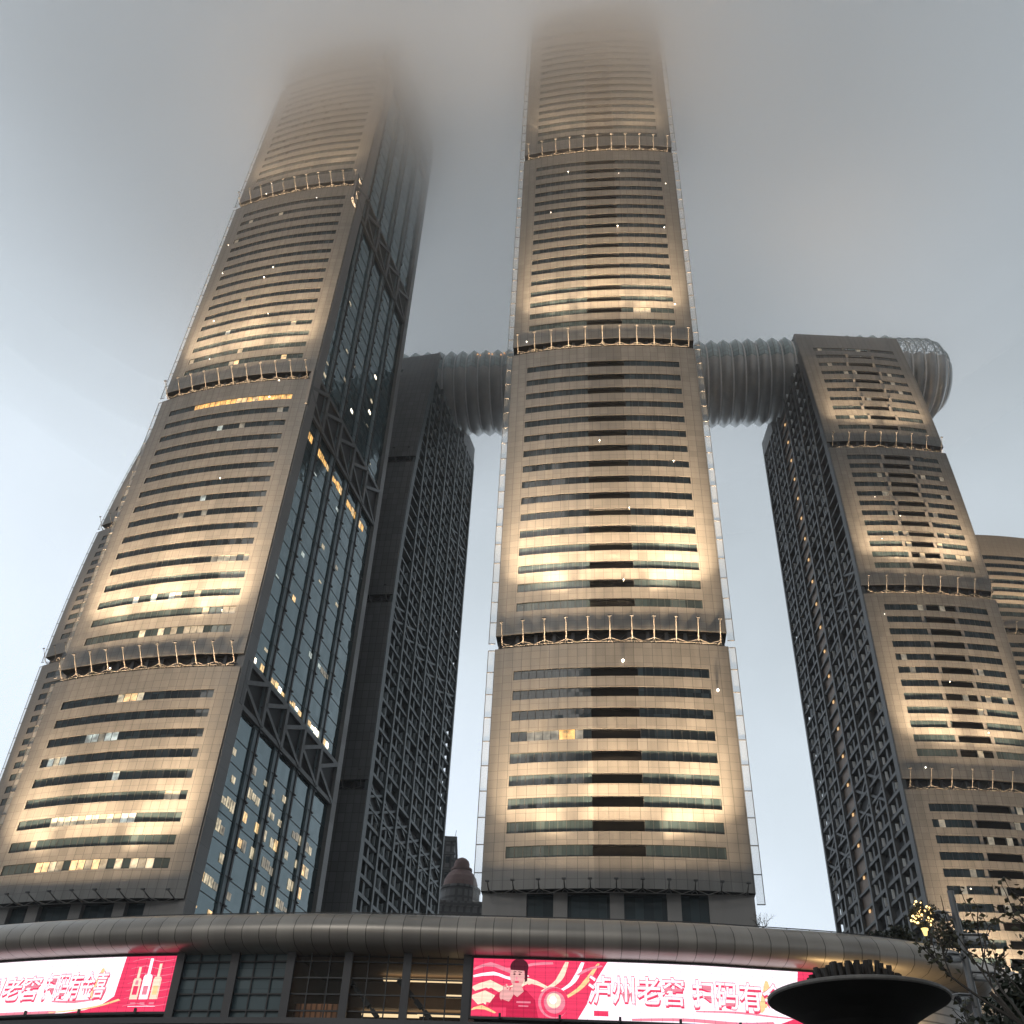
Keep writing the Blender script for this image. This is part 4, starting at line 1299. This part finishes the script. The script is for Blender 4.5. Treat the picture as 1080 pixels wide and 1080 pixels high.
# ------------------------------------------------------------------ camera pole
def at(az, d, tn=None, z=None):
    a = R(az)
    return (d*math.sin(a), d*math.cos(a), EYE + (d*tn if z is None else z))
MT['pole'] = mottled("grey_pole_paint", (0.10, 0.105, 0.11), (0.15, 0.155, 0.16), 3, 0.45, 0.3)
MT['cam_white'] = mat("camera_housing", (0.30, 0.31, 0.32), 0.4)
MT['cam_black'] = mat("camera_lens", (0.01, 0.01, 0.012), 0.25)
px, py, _ = at(23.95, 18.0, z=0)
pole = empty("camera_pole", (px, py, 0), 0, "slim grey pole with several security cameras, beside the canopy's right end", "pole")
p = MB(); p.tube([(0, 0, 0), (0, 0, 3.5), (0, 0, 7.35)], [0.08, 0.07, 0.05], 10); p.link("mast", MT['pole'], pole)
for side, z, L_ in ((-1, 6.92, 0.16), (-1, 6.30, 0.12), (-1, 5.72, 0.12), (1, 6.60, 0.10), (1, 6.05, 0.10)):
    m = MB()
    m.bar((0, 0, z), (side*L_, -0.05, z+0.02), 0.035)
    ar = m.link("camera_arm", MT['pole'], pole)
    m = MB()
    m.tube([(side*(L_-0.02), 0.02, z+0.02), (side*(L_+0.20), -0.16, z-0.04)], 0.062, 10)
    m.tube([(side*(L_+0.195), -0.156, z-0.039), (side*(L_+0.22), -0.18, z-0.047)], 0.056, 10, 1)
    m.bar((side*(L_-0.04), 0.03, z+0.09), (side*(L_+0.25), -0.20, z+0.035), 0.13, 0.015)
    m.link("security_camera", [MT['cam_white'], MT['cam_black']], pole)

# ------------------------------------------------------------------ trees and plants
MT['bark'] = mottled("dark_bark", (0.030, 0.025, 0.021), (0.06, 0.05, 0.042), 6, 0.85, bump=0.3)
MT['leaf'] = mottled("dull_green_leaf", (0.024, 0.028, 0.012), (0.060, 0.055, 0.024), 1.2, 0.55)
MT['leaf2'] = mottled("dark_evergreen_leaf", (0.010, 0.016, 0.010), (0.028, 0.036, 0.020), 1.0, 0.6)
MT['fairy'] = mat("fairy_bulb", (0.8, 0.6, 0.3), 0.4, emit=(1.0, 0.68, 0.28), es=3.0)

def leaf(mb, p, s, r, m=0):
    d = Vector((r.uniform(-1, 1), r.uniform(-1, 1), r.uniform(-1, .6))).normalized()
    u = d.cross(Vector((r.uniform(-1, 1), r.uniform(-1, 1), r.uniform(-1, 1)))).normalized()
    l, w_ = s*r.uniform(.7, 1.3), s*r.uniform(.25, .42)
    k = d.cross(u) * w_ * 0.25
    a = Vector(p)
    mb.face([a, a + d*l*.5 + u*w_ + k, a + d*l, a + d*l*.5 - u*w_ + k], m)

def branchy(name, base, trunks, seed, label, lsize, nleaf, leafm='leaf', depth=4, cat="tree", trunk_r=0.05, spread=0.55, shrink=0.72, lights=0, dense=None, group=None):
    r = random.Random(seed)
    root = empty(name, base, 0, label, cat, group)
    wood, fol = MB(), MB()
    tips = []
    def grow(p, d, L_, rad, k):
        n = 4
        pts = [Vector(p)]
        dd = Vector(d)
        for i in range(n):
            dd = (dd + Vector((r.uniform(-.14, .14), r.uniform(-.14, .14), r.uniform(-.04, .12)))).normalized()
            pts.append(pts[-1] + dd*L_/n)
        wood.tube(pts, [rad*(1-0.35*i/n) for i in range(n+1)], 6 if k < 2 else 4, cap=False)
        if k >= depth:
            tips.append(pts); return
        if k >= depth-1: tips.append(pts)
        for j in range(r.choice((2, 3, 3))):
            q = pts[r.choice((2, 3, 4, 4))]
            s_ = Vector((r.uniform(-1, 1), r.uniform(-1, 1), r.uniform(-.25, .7))).normalized()
            grow(q, (dd*(1-spread) + s_*spread).normalized(), L_*shrink*r.uniform(.75, 1.15), rad*0.58, k+1)
    for d, L_ in trunks:
        grow((0, 0, 0), Vector(d).normalized(), L_, trunk_r, 0)
    for i in range(nleaf):
        t = r.choice(tips)
        q = t[r.randrange(1, len(t))] + Vector((r.gauss(0, lsize*.5), r.gauss(0, lsize*.5), r.gauss(0, lsize*.5)))
        leaf(fol, q, lsize, r)
    for c, rad, n_ in (dense or ()):
        for i in range(n_):
            v = Vector((r.gauss(0, 1), r.gauss(0, 1), r.gauss(0, 1))).normalized() * rad * r.random()**0.45
            leaf(fol, Vector(c) + Vector((v.x, v.y, v.z*0.8)), lsize*1.1, r)
    wood.link("trunk", MT['bark'], root)
    fol.link("crown", MT[leafm], root)
    if lights:
        lb = MB()
        for i in range(lights):
            t = r.choice(tips)
            q = t[r.randrange(0, len(t))]
            if q.x > lights_max: continue
            lb.ball(tuple(q), r.uniform(0.045, 0.10), 0, 4)
        lb.link("fairy_lights", MT['fairy'], root)
    return root
lights_max = 0.6
tx, ty, _ = at(31.5, 13.0, z=0)
branchy("street_tree", (tx, ty, 0), [((-0.10, -.05, 1), 3.1), ((-0.2, 0.1, 1), 2.9), ((0.12, 0.05, 1), 2.9), ((-.02, .2, 1), 3.0)], 21,
        "sparse bare-twigged tree with few dull leaves at the right edge, beside the camera pole", 0.07, 2000, depth=4, trunk_r=0.055, spread=0.40, shrink=0.58)
tx, ty, _ = at(27.0, 17.0, z=0)
branchy("street_tree", (tx, ty, 0), [((-0.05, 0, 1), 2.9)], 4, "dark dense-leaved tree low at the right edge under the sparse tree", 0.11, 500, 'leaf2', depth=3, trunk_r=0.07,
        dense=[((-0.35, 0, 5.0), 0.75, 1300), ((0.2, 0.1, 4.7), 0.8, 1000), ((-0.05, 0, 5.5), 0.6, 700)])
# roof garden on the podium
fx, fy, _ = at(22.5, 76.0, z=0)
branchy("roof_tree", (fx, fy, 20.0+EYE), [((-0.25, 0, 1), 1.5), ((0.25, 0, 1), 1.5), ((0.0, .1, 1), 1.6)], 33, "small tree wrapped in golden fairy lights on the podium roof", 0.22, 500, depth=3,
        trunk_r=0.07, spread=0.45, lights=70, cat="tree")
lp = MB(); lp.lathe([(0.0, 0), (0.10, 0.02), (0.19, 0.42), (0.22, 0.46), (0.0, 0.47)], (0, 0), 12)
ulx, uly, _ = at(22.35, 74.6, z=0)
ul = lp.link("ground_lamp", MT['lit_deck2'] if 'lit_deck2' in MT else mat("uplight_glow", (.8, .6, .3), .4, emit=(1.0, 0.70, 0.22), es=1.6))
ul.location = (ulx, uly, 20.7+EYE)
tag(ul, "glowing yellow ground lamp at the foot of the fairy-light tree", "lamp")
for az, d, h, seed, lab in ((21.1, 75.5, 1.3, 41, "dark leafy roof shrub just left of the fairy-light tree"), (20.0, 74.5, 0.8, 43, "low dark roof shrub at the foot of the lattice tower"),
                            (23.7, 78, 2.0, 47, "dark roof shrub just right of the fairy-light tree")):
    x, y, _ = at(az, d, z=0)
    branchy("roof_shrub", (x, y, 20.0+EYE), [((0, 0, 1), h*.6), ((.4, 0, 1), h*.5), ((-.4, 0, 1), h*.5)], seed, lab, 0.26, 250, 'leaf2', depth=2, cat="shrub", trunk_r=0.05,
            dense=[((0, 0, h*.8), h*.75, 420)], group="shrubs on the podium roof")
x, y, _ = at(14.3, 70.8, z=0)
branchy("roof_tree", (x, y, 20.0+EYE), [((0, 0, 1), 0.7), ((.45, 0, 1), 0.65), ((-.4, 0, 1), 0.6)], 52, "bare twiggy little tree on the podium roof beside the centre tower", 0.09, 40, depth=4, trunk_r=0.03, cat="tree")

# ------------------------------------------------------------------ right wing: low pale building behind the trees
MT['wing'] = panelled("pale_wing_cladding", (0.34, 0.315, 0.29), 2.2, 0.75, 0.07, 0.5, 0.05, 0.08, 0.5, 0.12)
MT['wing_roof'] = mottled("pale_roof_edge", (0.45, 0.44, 0.43), (0.55, 0.54, 0.53), 0.5, 0.5)
wx, wy, _ = at(24.9, 60.0, z=0)
wing = empty("side_building", (wx, wy, 0), R(-28), "low pale building with a sloping white roof edge at the bottom right corner", "building")
b = MB()
pr = [(0, 0), (16, 0), (16, 9.0), (4.0, 14.6), (0, 16.4)]
for y in (0, 9):
    b.face([(x, y, z) for x, z in (pr if y == 0 else pr[::-1])], 0, [(x, z) for x, z in (pr if y == 0 else pr[::-1])])
for (x0, z0), (x1, z1) in zip(pr, pr[1:] + pr[:1]):
    b.face([(x0, 0, z0), (x0, 9, z0), (x1, 9, z1), (x1, 0, z1)], 0)
b.link("wall", MT['wing'], wing)
e = MB()
e.bar((-0.3, -0.25, 16.6), (16.2, -0.25, 9.0), 0.6, 0.45)
e.link("roof", MT['wing_roof'], wing)
l = MB()
for x, z in ((1.0, 11.2), (4.5, 11.0)):
    l.box((x, -0.15, z), (x+2.2, -0.004, z+0.35))
l.link("wall_lamp", MT['hall_lamp'], wing)

# ------------------------------------------------------------------ cloud deck swallowing the tower tops, and thin haze
def volume(name, dens, col, aniso=0.0):
    m = bpy.data.materials.new(name); m.use_nodes = True
    t = m.node_tree; t.nodes.clear()
    o = t.nodes.new("ShaderNodeOutputMaterial"); v = t.nodes.new("ShaderNodeVolumePrincipled")
    v.inputs['Color'].default_value = (*col, 1); v.inputs['Density'].default_value = dens; v.inputs['Anisotropy'].default_value = aniso
    t.links.new(v.outputs[0], o.inputs['Volume'])
    return m
def fog(z0, z1, rad, dens, amp, seed, c=(-15, 185)):
    """one lens of mist with a lumpy underside that thins to nothing at its rim"""
    from mathutils import noise
    mb = MB()
    nr_, na = 14, 40
    def ring(k, top):
        out = []
        t = k / nr_
        for a in range(na):
            th = 2*math.pi*a/na
            x, y = c[0] + rad*t*math.cos(th), c[1] + rad*0.85*t*math.sin(th)
            f = (1 - t**4)
            nzv = amp*noise.noise(Vector((x/60.0, y/60.0, seed*7.3))) + 0.5*amp*noise.noise(Vector((x/24.0, y/24.0, seed*3.1)))
            zm = z0 + (z1 - z0)*0.75
            out.append((x, y, EYE + (zm + (z1-zm)*f if top else zm - (zm - z0)*f + nzv*f)))
        return out
    for top in (0, 1):
        prev = ring(0, top)[:1]
        for k in range(1, nr_+1):
            cur = ring(k, top)
            for a in range(na):
                b = (a+1) % na
                P = [prev[0], cur[a], cur[b]] if k == 1 else [prev[a], cur[a], cur[b], prev[b]]
                mb.face(P if top else P[::-1], 0)
            prev = cur
    o = mb.link("cloud", volume("cloud_mist", dens, (0.996, 0.997, 0.998), 0.79), weld=True)
    tag(o, kind="stuff")
fog(224, 346.0, 265, 0.0035, 12, 1)
fog(250, 344.0, 245, 0.008, 18, 2)
fog(272, 343.0, 225, 0.014, 18, 3)
fog(290, 342.0, 205, 0.022, 16, 4)
fog(304, 341.0, 190, 0.03, 12, 5)
hz = MB()
hz.box((-700, -60, -1.0), (700, 900, 352))
tag(hz.link("haze", volume("thin_haze", 0.00016, (0.86, 0.89, 0.92))), kind="stuff")
